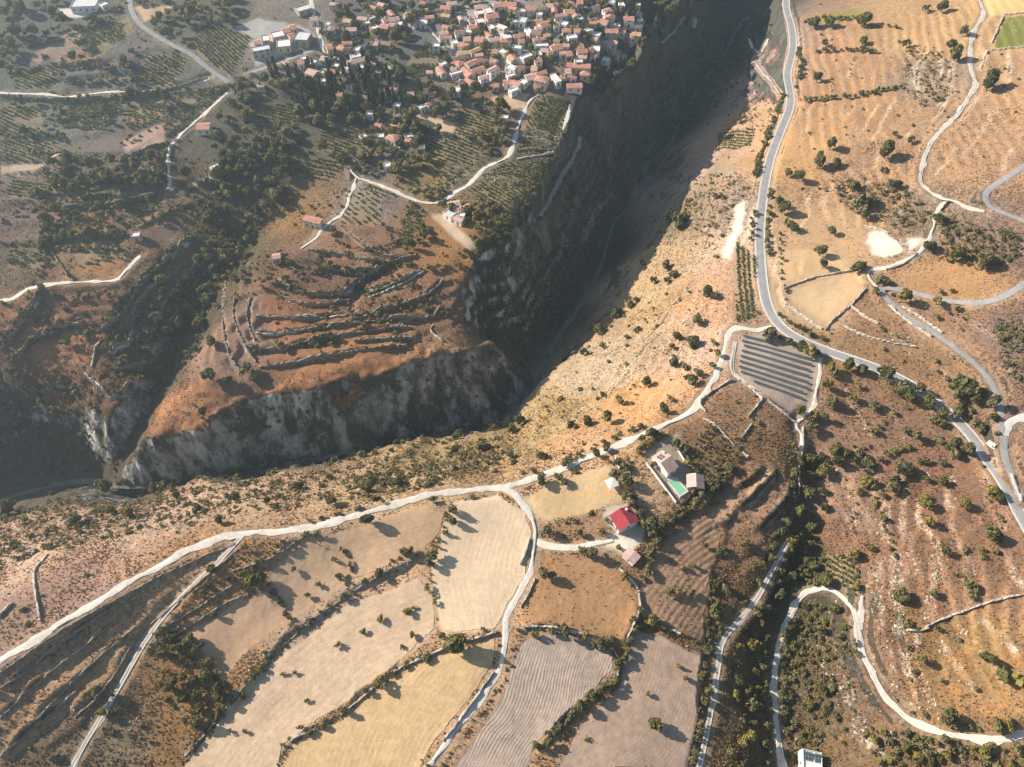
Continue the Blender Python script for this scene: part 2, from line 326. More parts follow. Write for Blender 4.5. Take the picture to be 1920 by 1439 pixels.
for ti, (pts, drop, reach, rock) in enumerate(TERR):
    if ti < 24: drop *= 1.3
    P = resample(poly_world(pts), 3.0)
    m = int(reach * 3.2) + 2
    x0, x1 = int(max(P[:, 0].min() - m - GX0, 0)), int(min(P[:, 0].max() + m - GX0, NX - 1)) + 1
    y0, y1 = int(max(P[:, 1].min() - m - GY0, 0)), int(min(P[:, 1].max() + m - GY0, NY - 1)) + 1
    if x1 <= x0 or y1 <= y0: continue
    X, Y = XG[y0:y1, x0:x1], YG[y0:y1, x0:x1]
    wob = fbm(X, Y, 11, 33, 4) * 2.2
    d, side, al, L = dist_line(P, X + wob, Y - wob)
    end = np.clip(np.minimum(al, 1 - al) * L / 8.0, 0, 1)
    prof = np.clip(d / 0.55, 0, 1) * np.exp(-np.maximum(d - .55, 0) / reach)
    HG[y0:y1, x0:x1] += side * drop * .5 * prof * (end ** .6) * np.clip(.85 + .9 * fbm(X, Y, 17, 37, 3), .15, 1.3)
    rk = rock * np.clip(1.35 - d / 1.15, 0, 1) * np.clip(.25 + 1.9 * fbm(X, Y, 5, 41, 3), 0, 1)
    ROCK[y0:y1, x0:x1] = np.maximum(ROCK[y0:y1, x0:x1], rk)

# hand-built terraces stacked up the slopes: the ground follows the contours in steps
def inside(pts, soft):
    P = poly_world(pts); X, Y = XG + fbm(XG, YG, 30, 63, 2) * 5, YG + fbm(XG, YG, 30, 65, 2) * 5
    x0, x1 = int(max(P[:, 0].min() - 20 - GX0, 0)), int(min(P[:, 0].max() + 20 - GX0, NX - 1)) + 1
    y0, y1 = int(max(P[:, 1].min() - 20 - GY0, 0)), int(min(P[:, 1].max() + 20 - GY0, NY - 1)) + 1
    sl = (slice(y0, y1), slice(x0, x1)); X, Y = X[sl], Y[sl]; ins = np.zeros(X.shape, bool)
    for i in range(len(P)):
        xa, ya = P[i]; xb, yb = P[(i + 1) % len(P)]
        if abs(yb - ya) > 1e-9: ins ^= ((ya > Y) != (yb > Y)) & (X < (xb - xa) * (Y - ya) / (yb - ya) + xa)
    d, _, _, _ = dist_line(np.vstack([P, P[:1]]), X, Y)
    return np.clip(np.where(ins, d, -d) / soft + .3, 0, 1), sl
STEPS = [ # patch, step height, strength
 ([(430,470),(600,468),(800,490),(872,510),(880,625),(780,650),(690,688),(480,735),(330,790),(300,780),(400,600)],2.1,.95),
 ([(872,505),(960,430),(1040,300),(1075,200),(1200,105),(1300,0),(1400,0),(1290,180),(1210,300),(1110,440),(1020,600),(950,690),(890,660)],6.5,.95),
 ([(0,540),(120,530),(250,500),(420,430),(400,560),(300,690),(200,745),(0,690)],2.2,.95),
 ([(1540,860),(1700,870),(1920,960),(1920,1340),(1760,1335),(1640,1250),(1600,1120),(1540,1010)],1.5,.85),
 ([(1500,40),(1920,-10),(1920,300),(1740,340),(1720,480),(1500,400)],1.7,.6),
 ([(0,1262),(340,1062),(440,1030),(330,1140),(200,1300),(130,1439),(0,1439)],1.5,.9),
 ([(0,975),(500,890),(960,800),(1150,600),(1270,360),(1380,330),(1340,600),(1250,760),(900,890),(400,990),(0,1060)],2.4,.45),
 ([(1290,990),(1380,890),(1495,880),(1490,1010),(1420,1090),(1340,1100)],1.5,.8),
 ([(1480,1130),(1600,1150),(1640,1290),(1760,1390),(1760,1439),(1480,1439)],1.3,.7),
 ([(0,90),(250,60),(400,150),(330,350),(250,430),(0,520)],2.2,.6),([(520,260),(700,230),(900,330),(820,470),(600,460),(500,400)],1.8,.6)]
for pts, hs_, stg in STEPS:
    m, sl = inside(pts, 8)
    z = HG[sl] + fbm(XG[sl], YG[sl], 45, 73, 2) * hs_ * .5
    f = z / hs_; fr = f - np.floor(f)
    tr = (np.floor(f) + np.clip((fr - .74) / .26, 0, 1) + fr * .0) * hs_ + fr * hs_ * .0
    brk = np.clip(.75 + 1.2 * fbm(XG[sl], YG[sl], 24, 79, 3), 0, 1)
    w = m * stg * brk
    HG[sl] += (tr - z) * w
    RISER[sl] = np.maximum(RISER[sl], w * np.clip((fr - .70) * 8, 0, 1))

# ------------------------------------------------------------------ roads: name, photo line, width, surface, label
ROADS = [
 ('main_road', [(1475,-40),(1474,10),(1476,30),(1486,65),(1486,95),(1476,140),(1482,175),(1480,205),(1462,250),(1447,290),(1437,330),(1429,385),(1425,440),(1427,500),(1434,555),(1447,590),(1470,618),(1505,640),(1560,662),(1640,690),(1700,718),(1740,745),(1790,785),(1830,830),(1862,880),(1890,925),(1935,1000)], 4.19, 'asphalt'),
 ('side_road', [(1930,525),(1890,552),(1855,566),(1815,570),(1760,562),(1705,547),(1668,543),(1650,546),(1668,568),(1700,592),(1750,625),(1800,660),(1845,697),(1868,730),(1876,770),(1876,815),(1884,860),(1900,900),(1915,935)], 3.09, 'asphalt'),
 ('hill_road', [(1935,300),(1905,322),(1870,345),(1850,362),(1846,380),(1862,396),(1895,405),(1935,416)], 3.09, 'asphalt'),
 ('spur_road', [(1935,775),(1905,785),(1888,798),(1880,820)], 2.73, 'concrete'),
 ('dirt_road', [(-60,1280),(0,1240),(100,1178),(200,1117),(280,1072),(340,1040),(400,1014),(460,1000),(530,996),(600,985),(700,957),(800,930),(880,920),(945,915),(1010,893),(1060,876),(1120,852),(1190,822),(1240,800),(1290,775),(1320,738),(1342,705),(1358,660),(1365,628),(1385,614),(1420,618),(1448,612)], 2.64, 'dirt'),
 ('field_road', [(945,915),(968,930),(990,955),(1003,985),(1003,1020),(992,1075),(965,1125),(948,1165),(946,1205),(936,1255),(905,1305),(860,1362),(828,1405),(798,1450)], 2.09, 'gravel'),
 ('farm_drive', [(1003,1016),(1030,1022),(1060,1026),(1110,1022),(1150,1014)], 2.37, 'dirt'),
 ('farm_track', [(455,1003),(440,1020),(400,1062),(350,1110),(300,1165),(262,1222),(225,1290),(180,1360),(130,1450)], 1.73, 'grey_dirt'),
 ('valley_track', [(1930,1376),(1880,1385),(1830,1385),(1770,1376),(1720,1360),(1680,1330),(1645,1287),(1618,1225),(1607,1175),(1592,1132),(1565,1110),(1535,1105),(1505,1117),(1478,1155),(1458,1215),(1452,1290),(1456,1360),(1470,1445)], 1.91, 'dirt'),
 ('vineyard_track', [(1608,1178),(1613,1150),(1617,1118)], 1.46, 'dirt'),
 ('gully_track', [(1478,1012),(1462,1042),(1440,1085),(1418,1125),(1380,1170),(1355,1205),(1347,1250),(1336,1320),(1322,1390),(1308,1450)], 1.91, 'grey_dirt'),
 ('hill_track', [(1832,-20),(1840,12),(1846,25),(1828,55),(1820,85),(1820,125),(1828,160),(1812,190),(1795,215),(1765,245),(1742,275),(1730,310),(1725,345),(1752,368),(1785,377),(1815,390),(1848,393)], 2.46, 'dirt'),
 ('quarry_track', [(1775,376),(1758,395),(1752,425),(1735,460),(1705,486),(1660,503),(1632,508),(1628,522),(1652,543)], 1.91, 'dirt'),
 ('orchard_lane', [(1378,642),(1372,690),(1385,708),(1420,735),(1428,748)], 1.46, 'dirt'),
 ('field_lane', [(1540,672),(1534,720),(1522,770),(1495,795),(1502,815),(1500,850)], 1.73, 'dirt'),
 ('valley_road', [(242,-20),(247,20),(270,52),(320,83),(360,103),(382,122),(430,157)], 3.37, 'asphalt'),
 ('vineyard_lane', [(-60,178),(0,177),(85,177),(122,184),(190,175),(300,170),(350,160),(392,145)], 1.91, 'dirt'),
 ('cottage_lane', [(425,172),(385,213),(345,250),(320,275),(316,310),(320,355)], 1.91, 'dirt'),
 ('terrace_lane', [(-60,575),(0,565),(22,560),(45,545),(90,533),(160,530),(215,527),(238,508),(262,478)], 1.73, 'dirt'),
 ('village_lane', [(1012,172),(992,195),(975,230),(962,275),(945,300),(910,315),(882,343),(855,362),(828,380)], 2.09, 'gravel'),
 ('cliff_lane', [(1070,195),(1062,220),(1056,245)], 1.46, 'gravel'),
 ('gorge_track', [(1088,248),(1082,290),(1055,328),(1035,365),(1012,410)], 2.55, 'grey_dirt'),
 ('house_lane', [(655,308),(668,333),(720,350),(760,368),(800,383),(830,378)], 1.73, 'dirt'),
 ('shed_lane', [(668,333),(645,395),(610,425),(590,450),(565,468)], 1.64, 'dirt'),
 ('village_street', [(578,-20),(590,30),(600,70),(608,98),(648,117),(700,108),(735,132)], 2.37, 'gravel'),
 ('church_street', [(802,48),(818,68),(838,95),(850,112)], 2.09, 'gravel'),
 ('steep_street', [(918,72),(940,102),(962,132)], 2.09, 'gravel'),
 ('school_road', [(470,138),(540,112),(592,92)], 2.73, 'asphalt'),
 ('gorge_road', [(1240,82),(1265,58),(1290,25),(1300,-20)], 1.73, 'grey_dirt'),
 ('gorge_path', [(1415,118),(1432,140),(1450,160),(1466,182)], 1.36, 'dirt'),
 ('bend_path', [(1405,75),(1425,95),(1440,75)], 1.73, 'dirt'),
 ('shed_drive', [(365,345),(400,335),(440,318),(468,300)], 2.37, 'grey_dirt'),
]
ROADMASK = np.zeros_like(HG)
ROADLINES = {}
for name, pts, wid, surf in ROADS:
    P = resample(poly_world(pts), 2.0)
    z = samp(HG, P[:, 0], P[:, 1])
    k = 9
    zp = np.pad(z, k, mode='edge'); zs = np.convolve(zp, np.ones(2 * k + 1) / (2 * k + 1), 'valid')
    ROADLINES[name] = (np.column_stack([P, zs]), wid, surf)
for name, (P, wid, surf) in ROADLINES.items():
    m = 12
    # blend the ground to the road's own level
    for a in range(0, len(P) - 1, 20):
        Q = P[max(a - 2, 0):a + 23]
        x0, x1 = int(max(Q[:, 0].min() - m - GX0, 0)), int(min(Q[:, 0].max() + m - GX0, NX - 1)) + 1
        y0, y1 = int(max(Q[:, 1].min() - m - GY0, 0)), int(min(Q[:, 1].max() + m - GY0, NY - 1)) + 1
        if x1 <= x0 or y1 <= y0: continue
        X, Y = XG[y0:y1, x0:x1], YG[y0:y1, x0:x1]
        d = np.full(X.shape, 1e9); zz = np.zeros(X.shape)
        for q in Q:
            dd = np.hypot(X - q[0], Y - q[1]); mm = dd < d
            d = np.where(mm, dd, d); zz = np.where(mm, q[2], zz)
        h = wid / 2 + 1.2
        w = np.clip(1 - (d - h) / 3.0, 0, 1); w = w * w * (3 - 2 * w)
        sub = HG[y0:y1, x0:x1]
        sub[:] = sub * (1 - w) + zz * w
        sm = ROADMASK[y0:y1, x0:x1]
        sm[:] = np.maximum(sm, np.clip(1 - (d - wid / 2 - .3) / 1.0, 0, 1))

# ------------------------------------------------------------------ ground colours (linear base colours of soil, stubble, dry grass, rock)
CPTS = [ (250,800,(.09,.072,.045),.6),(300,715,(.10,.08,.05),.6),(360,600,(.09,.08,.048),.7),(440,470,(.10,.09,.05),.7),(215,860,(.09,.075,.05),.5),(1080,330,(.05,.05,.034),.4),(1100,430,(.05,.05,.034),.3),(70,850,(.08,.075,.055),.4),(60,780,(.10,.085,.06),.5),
 # photo x, y, colour, scrub amount
 (60,20,(0.152,0.139,0.110),.5),(200,120,(0.205,0.163,0.138),.4),(60,230,(0.167,0.155,0.110),.4),(350,60,(0.167,0.147,0.101),.5),(150,330,(0.205,0.163,0.120),.4),(60,420,(0.205,0.147,0.116),.3),(180,500,(0.226,0.140,0.083),.3),(50,490,(0.164,0.140,0.083),.4),
 (100,640,(0.226,0.125,0.075),.3),(160,590,(0.212,0.125,0.075),.3),(270,420,(0.205,0.147,0.099),.4),(300,540,(.14,.095,.06),.6),(230,740,(.17,.10,.065),.5),(130,740,(.16,.10,.065),.5),(330,760,(0.246,0.125,0.058),.2),(420,650,(0.260,0.176,0.116),.2),
 (480,330,(0.122,0.106,0.074),.7),(560,230,(0.122,0.106,0.074),.7),(650,160,(0.129,0.114,0.083),.6),(700,280,(0.198,0.155,0.110),.5),(900,210,(0.300,0.200,0.120),.4),(880,320,(0.167,0.147,0.083),.5),(800,350,(0.260,0.176,0.075),.3),(560,390,(0.246,0.154,0.066),.3),
 (680,390,(0.219,0.176,0.149),.3),(640,460,(0.260,0.162,0.091),.2),(830,460,(0.287,0.162,0.066),.2),(620,530,(0.178,0.118,0.083),.4),(560,620,(0.246,0.125,0.058),.2),(740,580,(0.226,0.132,0.066),.3),(640,700,(0.287,0.154,0.066),.1),(800,540,(0.226,0.132,0.075),.3),
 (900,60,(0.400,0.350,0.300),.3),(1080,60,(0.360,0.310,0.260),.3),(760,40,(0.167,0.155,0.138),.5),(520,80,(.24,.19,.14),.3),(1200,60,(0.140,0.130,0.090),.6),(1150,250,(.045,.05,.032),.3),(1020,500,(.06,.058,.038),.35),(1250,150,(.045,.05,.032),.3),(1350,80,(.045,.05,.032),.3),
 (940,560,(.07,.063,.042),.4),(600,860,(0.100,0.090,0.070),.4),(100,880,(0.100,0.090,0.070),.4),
 (1420,160,(0.360,0.260,0.180),.5),(1340,260,(0.485,0.300,0.153),.2),(1280,330,(0.407,0.290,0.189),.4),(1330,400,(0.349,0.260,0.177),.6),(1240,500,(0.504,0.360,0.236),.3),(1330,560,(0.485,0.310,0.177),.3),(1150,680,(0.543,0.420,0.330),.3),(1250,650,(0.466,0.340,0.236),.3),(1190,740,(0.524,0.310,0.153),.2),
 (1040,780,(0.460,0.330,0.190),.5),(1100,820,(0.504,0.320,0.177),.3),(950,850,(0.400,0.290,0.170),.7),(820,880,(0.380,0.280,0.160),.8),(650,910,(0.400,0.290,0.170),.7),(450,930,(0.420,0.310,0.190),.7),(300,970,(0.420,0.310,0.200),.7),(150,990,(0.380,0.280,0.180),.8),(50,1040,(0.440,0.330,0.220),.6),
 (160,1090,(0.360,0.240,0.170),.3),(40,1180,(0.360,0.250,0.170),.3),(150,1230,(0.330,0.210,0.120),.6),(50,1380,(0.200,0.150,0.100),.8),(330,1290,(0.300,0.190,0.090),.7),(200,1400,(0.200,0.160,0.110),.8),(420,1050,(0.360,0.220,0.110),.6),
 (720,960,(0.460,0.330,0.200),.4),(1060,870,(0.460,0.320,0.190),.5),(1170,920,(0.440,0.320,0.200),.5),(1300,840,(0.266,0.163,0.089),.5),(1350,940,(0.252,0.163,0.104),.5),(1450,880,(0.266,0.163,0.096),.5),(1390,1050,(0.222,0.141,0.081),.6),(1400,1300,(0.163,0.118,0.067),.7),(1290,1060,(0.229,0.141,0.081),.5),
 (1500,300,(0.447,0.267,0.112),.2),(1560,120,(0.413,0.249,0.120),.3),(1600,200,(0.430,0.258,0.120),.3),(1600,330,(0.378,0.241,0.129),.5),(1720,160,(0.310,0.224,0.138),.8),(1800,60,(0.447,0.284,0.129),.3),(1880,180,(0.413,0.258,0.129),.4),(1840,300,(0.378,0.232,0.120),.3),(1740,420,(0.258,0.189,0.120),.9),(1850,450,(0.224,0.155,0.112),.9),
 (1540,440,(0.447,0.292,0.146),.2),(1520,550,(0.482,0.327,0.172),.1),(1640,590,(0.304,0.184,0.096),.4),(1600,660,(0.320,0.192,0.088),.4),(1780,530,(0.413,0.241,0.103),.2),(1780,620,(0.336,0.208,0.112),.4),(1890,640,(0.224,0.152,0.120),.7),(1720,700,(0.288,0.176,0.088),.5),(1620,760,(0.288,0.176,0.104),.4),(1680,880,(0.244,0.133,0.081),.4),
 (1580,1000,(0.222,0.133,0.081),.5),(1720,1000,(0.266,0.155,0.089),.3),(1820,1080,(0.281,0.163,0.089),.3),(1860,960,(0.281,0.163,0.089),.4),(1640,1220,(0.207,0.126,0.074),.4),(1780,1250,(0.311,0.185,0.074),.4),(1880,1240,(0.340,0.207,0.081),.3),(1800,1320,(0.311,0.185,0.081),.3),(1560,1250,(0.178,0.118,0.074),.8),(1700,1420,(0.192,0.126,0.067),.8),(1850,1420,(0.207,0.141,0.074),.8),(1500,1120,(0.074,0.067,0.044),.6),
 (880,1250,(0.440,0.300,0.180),.3),(600,1100,(0.420,0.310,0.220),.2),
]
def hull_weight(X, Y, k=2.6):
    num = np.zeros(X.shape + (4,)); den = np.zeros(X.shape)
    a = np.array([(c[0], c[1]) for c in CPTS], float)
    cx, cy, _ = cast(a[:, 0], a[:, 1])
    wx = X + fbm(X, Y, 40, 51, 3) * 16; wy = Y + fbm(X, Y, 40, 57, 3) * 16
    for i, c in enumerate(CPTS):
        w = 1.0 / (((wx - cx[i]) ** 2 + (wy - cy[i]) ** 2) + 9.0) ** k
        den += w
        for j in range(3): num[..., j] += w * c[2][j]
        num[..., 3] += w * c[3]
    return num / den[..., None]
ST = 4
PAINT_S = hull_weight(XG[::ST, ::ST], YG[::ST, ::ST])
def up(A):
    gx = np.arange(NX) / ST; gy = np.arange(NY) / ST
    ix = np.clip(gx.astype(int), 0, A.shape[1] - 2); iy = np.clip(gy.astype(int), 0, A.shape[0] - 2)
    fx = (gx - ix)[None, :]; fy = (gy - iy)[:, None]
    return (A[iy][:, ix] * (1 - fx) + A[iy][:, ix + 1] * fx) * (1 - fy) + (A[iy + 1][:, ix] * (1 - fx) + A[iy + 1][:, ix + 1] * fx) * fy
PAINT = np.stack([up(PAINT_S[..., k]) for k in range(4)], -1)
pk = np.clip((YG - 200 - 1.15 * XG) / 90, 0, 1)         # pinkish brown soil across the gorge, sandier on the near side
PAINT[..., 2] *= .97 + .12 * pk; PAINT[..., 1] *= .965
pr = np.clip((XG - 70) / 60, 0, 1); PAINT[..., 2] *= 1 + .16 * pr; PAINT[..., 0] *= 1 - .06 * pr
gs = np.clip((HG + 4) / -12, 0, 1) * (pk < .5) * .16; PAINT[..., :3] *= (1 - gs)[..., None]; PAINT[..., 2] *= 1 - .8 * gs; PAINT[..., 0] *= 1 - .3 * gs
fl = np.clip((YG - 300) / 80, 0, 1) * np.clip((60 - XG) / 80, 0, 1); PAINT[..., 0] *= 1 - .15 * fl; PAINT[..., 2] *= 1 + .05 * fl    # greener, cooler soil on the far plateau

def poly_mask(pts, soft=1.2, wob=1.2):
    P = poly_world(pts)
    x0, x1 = int(max(P[:, 0].min() - 6 - GX0, 0)), int(min(P[:, 0].max() + 6 - GX0, NX - 1)) + 1
    y0, y1 = int(max(P[:, 1].min() - 6 - GY0, 0)), int(min(P[:, 1].max() + 6 - GY0, NY - 1)) + 1
    X, Y = XG[y0:y1, x0:x1], YG[y0:y1, x0:x1]
    X = X + fbm(X, Y, 8, 61, 3) * wob; Y = Y + fbm(X, Y, 8, 67, 3) * wob
    ins = np.zeros(X.shape, bool)
    n = len(P)
    for i in range(n):
        xa, ya = P[i]; xb, yb = P[(i + 1) % n]
        cnd = (ya > Y) != (yb > Y)
        if abs(yb - ya) > 1e-9:
            ins ^= cnd & (X < (xb - xa) * (Y - ya) / (yb - ya) + xa)
    d, _, _, _ = dist_line(np.vstack([P, P[:1]]), X, Y)
    s = np.where(ins, d, -d)
    return np.clip(s / soft + .5, 0, 1), (slice(y0, y1), slice(x0, x1))

STUBBLE = [(845,945),(930,930),(985,960),(998,1000),(985,1080),(945,1150),(930,1180),(830,1188),(814,1140),(808,1060),(830,1000)]
PLOUGH = [(846,1445),(900,1370),(945,1300),(968,1225),(985,1200),(1040,1188),(1110,1202),(1146,1230),(1152,1258),(1110,1296),(1060,1338),(1000,1405),(985,1445)]
BROWN = [(1190,1180),(1250,1198),(1318,1232),(1316,1300),(1288,1445),(1045,1445),(1090,1352),(1160,1290),(1178,1222)]
FIELDS = [
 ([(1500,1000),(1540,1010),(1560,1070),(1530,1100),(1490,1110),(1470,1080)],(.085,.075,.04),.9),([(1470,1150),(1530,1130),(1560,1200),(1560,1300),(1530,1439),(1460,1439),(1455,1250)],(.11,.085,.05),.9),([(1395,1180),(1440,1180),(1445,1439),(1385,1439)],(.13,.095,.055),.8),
 ([(1398,925),(1440,882),(1463,890),(1406,955)],(.44,.31,.21),.2),([(1425,978),(1482,906),(1494,925),(1445,985)],(.42,.29,.19),.2),([(1300,985),(1372,928),(1390,945),(1330,1000)],(.38,.26,.17),.25),
 ([(0,1290),(200,1140),(330,1062),(440,1018),(400,1060),(270,1200),(120,1340),(0,1439)],(.40,.26,.16),.3),
 (STUBBLE,(.66,.51,.34),0),([(600,1012),(700,977),(800,948),(838,960),(828,1000),(790,1030),(720,1062),(660,1092),(640,1050)],(.50,.33,.19),.05),
 ([(500,1082),(560,1035),(630,1030),(655,1090),(600,1120),(547,1162),(520,1112)],(.49,.345,.225),.06),([(350,1192),(450,1122),(500,1110),(535,1167),(460,1222),(420,1282),(400,1240)],(.46,.315,.205),.06),
 ([(340,1445),(425,1325),(520,1235),(650,1135),(790,1082),(810,1120),(815,1180),(760,1232),(690,1290),(600,1350),(530,1398),(518,1445)],(.50,.38,.28),.05),
 ([(530,1445),(548,1392),(640,1352),(720,1283),(830,1227),(930,1197),(928,1240),(880,1310),(815,1390),(785,1445)],(.55,.38,.20),.08),
 (PLOUGH,(.29,.22,.19),.02),(BROWN,(.31,.23,.18),.05),
 ([(1010,1032),(1100,1045),(1160,1065),(1195,1110),(1195,1150),(1165,1202),(1100,1187),(980,1167),(1000,1090)],(.38,.225,.115),.18),
 ([(975,935),(1030,905),(1140,870),(1160,900),(1172,938),(1110,965),(1050,972),(1020,975),(990,960)],(.55,.40,.23),.1),
 ([(1050,972),(1140,955),(1150,1010),(1060,1018),(1015,1010),(1010,990)],(.33,.215,.125),.5),
 ([(1180,1090),(1250,1010),(1330,960),(1360,1000),(1332,1090),(1320,1210),(1200,1160)],(.28,.175,.11),.25),
 ([(1335,740),(1420,762),(1395,815),(1380,840),(1325,792)],(.30,.185,.11),.5),([(1428,755),(1490,800),(1500,870),(1480,905),(1400,850),(1395,815)],(.26,.16,.10),.55),
 ([(1380,640),(1440,622),(1540,667),(1540,700),(1515,790),(1490,785),(1430,740),(1385,702)],(.38,.30,.25),.05),
 ([(1530,842),(1620,862),(1665,882),(1640,950),(1650,1010),(1560,970),(1515,960)],(.29,.19,.135),.3),
 ([(1690,1050),(1760,1040),(1820,1060),(1900,1110),(1810,1150),(1735,1172),(1752,1090)],(.28,.17,.11),.3),([(1740,1260),(1830,1290),(1920,1300),(1920,1345),(1790,1345),(1750,1310)],(.34,.205,.10),.35),
 ([(1625,440),(1645,430),(1668,443),(1685,452),(1695,472),(1660,483),(1636,480),(1632,462),(1622,455)],(.64,.58,.50),0),([(1690,445),(1730,450),(1735,462),(1705,470)],(.68,.60,.50),.05),
 ([(1378,385),(1400,380),(1388,440),(1366,487),(1354,482),(1370,420)],(.72,.63,.52),.05),([(1410,385),(1416,395),(1398,455),(1388,470)],(.66,.56,.45),.1),
 ([(1138,1000),(1168,998),(1198,1008),(1204,1022),(1172,1031),(1140,1022)],(.68,.63,.54),0),([(1128,965),(1150,950),(1180,945),(1215,985),(1205,1005),(1160,1000),(1140,990)],(.46,.42,.36),.05),
 ([(1205,845),(1240,825),(1275,805),(1290,860),(1310,915),(1282,935),(1260,925),(1230,900)],(.30,.265,.205),.15),
 ([(1885,35),(1925,30),(1925,86),(1862,94)],(.17,.18,.05),.1),([(1520,28),(1620,15),(1610,40),(1530,45)],(.30,.25,.09),.4),([(1560,520),(1610,510),(1620,545),(1550,605),(1490,570),(1475,545)],(.52,.375,.225),.08),
 ([(1465,470),(1560,470),(1600,505),(1470,540),(1455,510)],(.50,.35,.20),.1),([(1840,0),(1925,0),(1925,28),(1860,30)],(.54,.36,.17),.05),
 ([(436,50),(480,35),(540,42),(548,52),(505,72),(470,72)],(.36,.355,.335),0),([(465,80),(560,45),(595,70),(560,95),(480,125)],(.42,.40,.37),.05),([(918,182),(960,172),(992,176),(985,202),(930,207)],(.58,.42,.28),.05),
 ([(770,210),(800,215),(860,235),(852,256),(800,238)],(.58,.42,.28),.05),([(803,400),(832,400),(895,465),(880,472)],(.46,.36,.27),.05),([(230,265),(305,225),(310,265),(235,290)],(.42,.29,.23),.1),([(250,12),(330,10),(272,43)],(.52,.36,.24),.1),
 ([(0,310),(90,305),(60,330),(0,335)],(.44,.34,.25),.15),([(95,405),(215,400),(205,520),(110,525)],(.27,.18,.11),.3),([(160,490),(235,490),(222,520),(110,522)],(.34,.19,.09),.2),
 ([(60,650),(150,600),(190,640),(165,680),(90,690)],(.30,.165,.10),.3),([(300,770),(340,735),(390,700),(380,790),(300,805)],(.33,.17,.09),.3),([(400,785),(560,700),(700,665),(790,650),(690,685),(560,722),(430,755)],(.33,.165,.085),.3),
 ([(110,15),(172,15),(175,30),(112,34)],(.62,.58,.55),0),([(240,200),(310,190),(300,215),(235,250)],(.38,.26,.16),.3),([(700,85),(690,60),(760,70),(740,100)],(.18,.15,.10),.6),
 ([(55,110),(120,60),(170,55),(160,75),(70,120)],(.30,.22,.18),.2),([(90,95),(185,90),(190,120),(110,122)],(.30,.21,.16),.3),([(160,100),(240,30),(250,60),(190,105)],(.25,.22,.13),.3),
]
VINES = [ # plot, row direction in the photo, row spacing, fullness, ground colour, place words
 ([(395,42),(470,70),(432,142),(395,120),(352,82)],(1,.9),2.4,.9,'beside the curving valley road'),
 ([(762,118),(800,78),(838,100),(843,112),(812,140),(772,152)],(1,-.6),2.2,1,'at the foot of the village church lane'),
 ([(1003,190),(1014,180),(1062,190),(1056,262),(988,236)],(1,2),2.2,.9,'on the cliff top under the village'),
 ([(985,244),(1054,268),(1048,284),(978,258)],(1,.3),2.2,.8,'on the strip below the cliff top plot'),([(976,266),(1046,292),(1042,308),(968,282)],(1,.3),2.2,.8,'on the second strip down the cliff top'),
 ([(945,308),(1035,330),(1010,348),(905,330)],(1,.3),2.2,.9,'on the wide cliff edge terrace'),([(905,338),(1000,358),(965,405),(870,360)],(1,.6),2.4,.7,'sloping beside the walled compound'),
 ([(130,192),(232,192),(190,247),(115,240)],(1,.2),2.4,.9,'under the pale vineyard lane'),([(332,172),(420,158),(335,255),(322,230)],(1,-.9),2.2,.9,'beside the lane to the teal cottage'),
 ([(0,202),(84,202),(76,250),(0,258)],(1,.5),2.4,.8,'at the left edge of the photo'),([(0,260),(108,258),(92,302),(0,306)],(1,.3),2.4,.8,'above the pink roofed barn'),
 ([(130,372),(218,366),(213,386),(130,394)],(.1,1),2.4,1,'in a small strict grid plot'),([(128,462),(240,464),(238,490),(150,500)],(1,.1),2.6,.7,'above the orange strip field'),([(270,100),(350,110),(320,165),(262,150)],(1,.5),2.4,.8,'below the bend of the valley road'),
 ([(532,292),(640,302),(625,336),(562,340)],(1,.2),2.4,.9,'beside the gravel lane junction'),([(1378,452),(1416,482),(1414,598),(1382,604),(1378,540)],(.1,1),2.6,1,'along the main road on the gorge side'),
 ([(1346,252),(1420,242),(1406,275),(1346,284)],(1,0),2.6,1,'by the hedge of the upper main road'),([(1550,1042),(1588,1040),(1614,1070),(1612,1132),(1545,1065)],(1,.55),2.0,1,'by the bend of the valley track'),
 ([(644,352),(714,362),(710,420),(640,428)],(1,.8),3.0,.5,'of sparse young vines above the red shed'),([(762,385),(800,392),(762,468),(738,462)],(.7,-1),2.4,.8,'on the narrow yellowing strip'),
 ([(768,342),(850,342),(838,368),(770,366)],(1,-.8),2.6,.6,'on the golden plot by the house lane'),([(668,546),(760,522),(760,546),(692,560)],(1,-.3),2.6,.7,'on the middle spur terrace'),([(20,470),(85,470),(80,505),(10,500)],(1,-.4),2.6,.7,'on the round far left plot'),
 ([(40,130),(110,120),(100,165),(30,165)],(1,.3),2.4,.8,'on the small plot above the vineyard lane'),([(150,60),(230,40),(235,75),(160,90)],(1,-.3),2.4,.8,'left of the valley road near the top left hall'),([(240,200),(310,195),(300,225),(240,245)],(1,.2),2.4,.7,'above the pink bare field'),
 ([(20,340),(110,345),(100,375),(10,370)],(1,.1),2.4,.8,'below the pink roofed barn'),([(240,385),(310,370),(290,420),(230,430)],(1,-.2),2.4,.8,'right above the white hut'),([(480,200),(560,190),(560,240),(490,250)],(1,.2),2.4,.8,'in the middle of the dark trees'),
 ([(600,230),(690,235),(660,290),(600,280)],(1,.3),2.4,.8,'left of the twin hipped roofs'),([(860,205),(925,215),(915,260),(850,255)],(1,.3),2.4,.7,'left of the dark round tree'),([(690,338),(760,350),(740,372),(690,362)],(1,.4),2.4,.7,'under the gravel lane fork'),
 ([(800,250),(900,262),(890,310),(790,300)],(1,.4),2.6,.7,'under the sandy strip'),([(850,310),(895,318),(850,340),(800,330)],(1,-.2),2.6,.6,'beside the gravel village lane'),
]
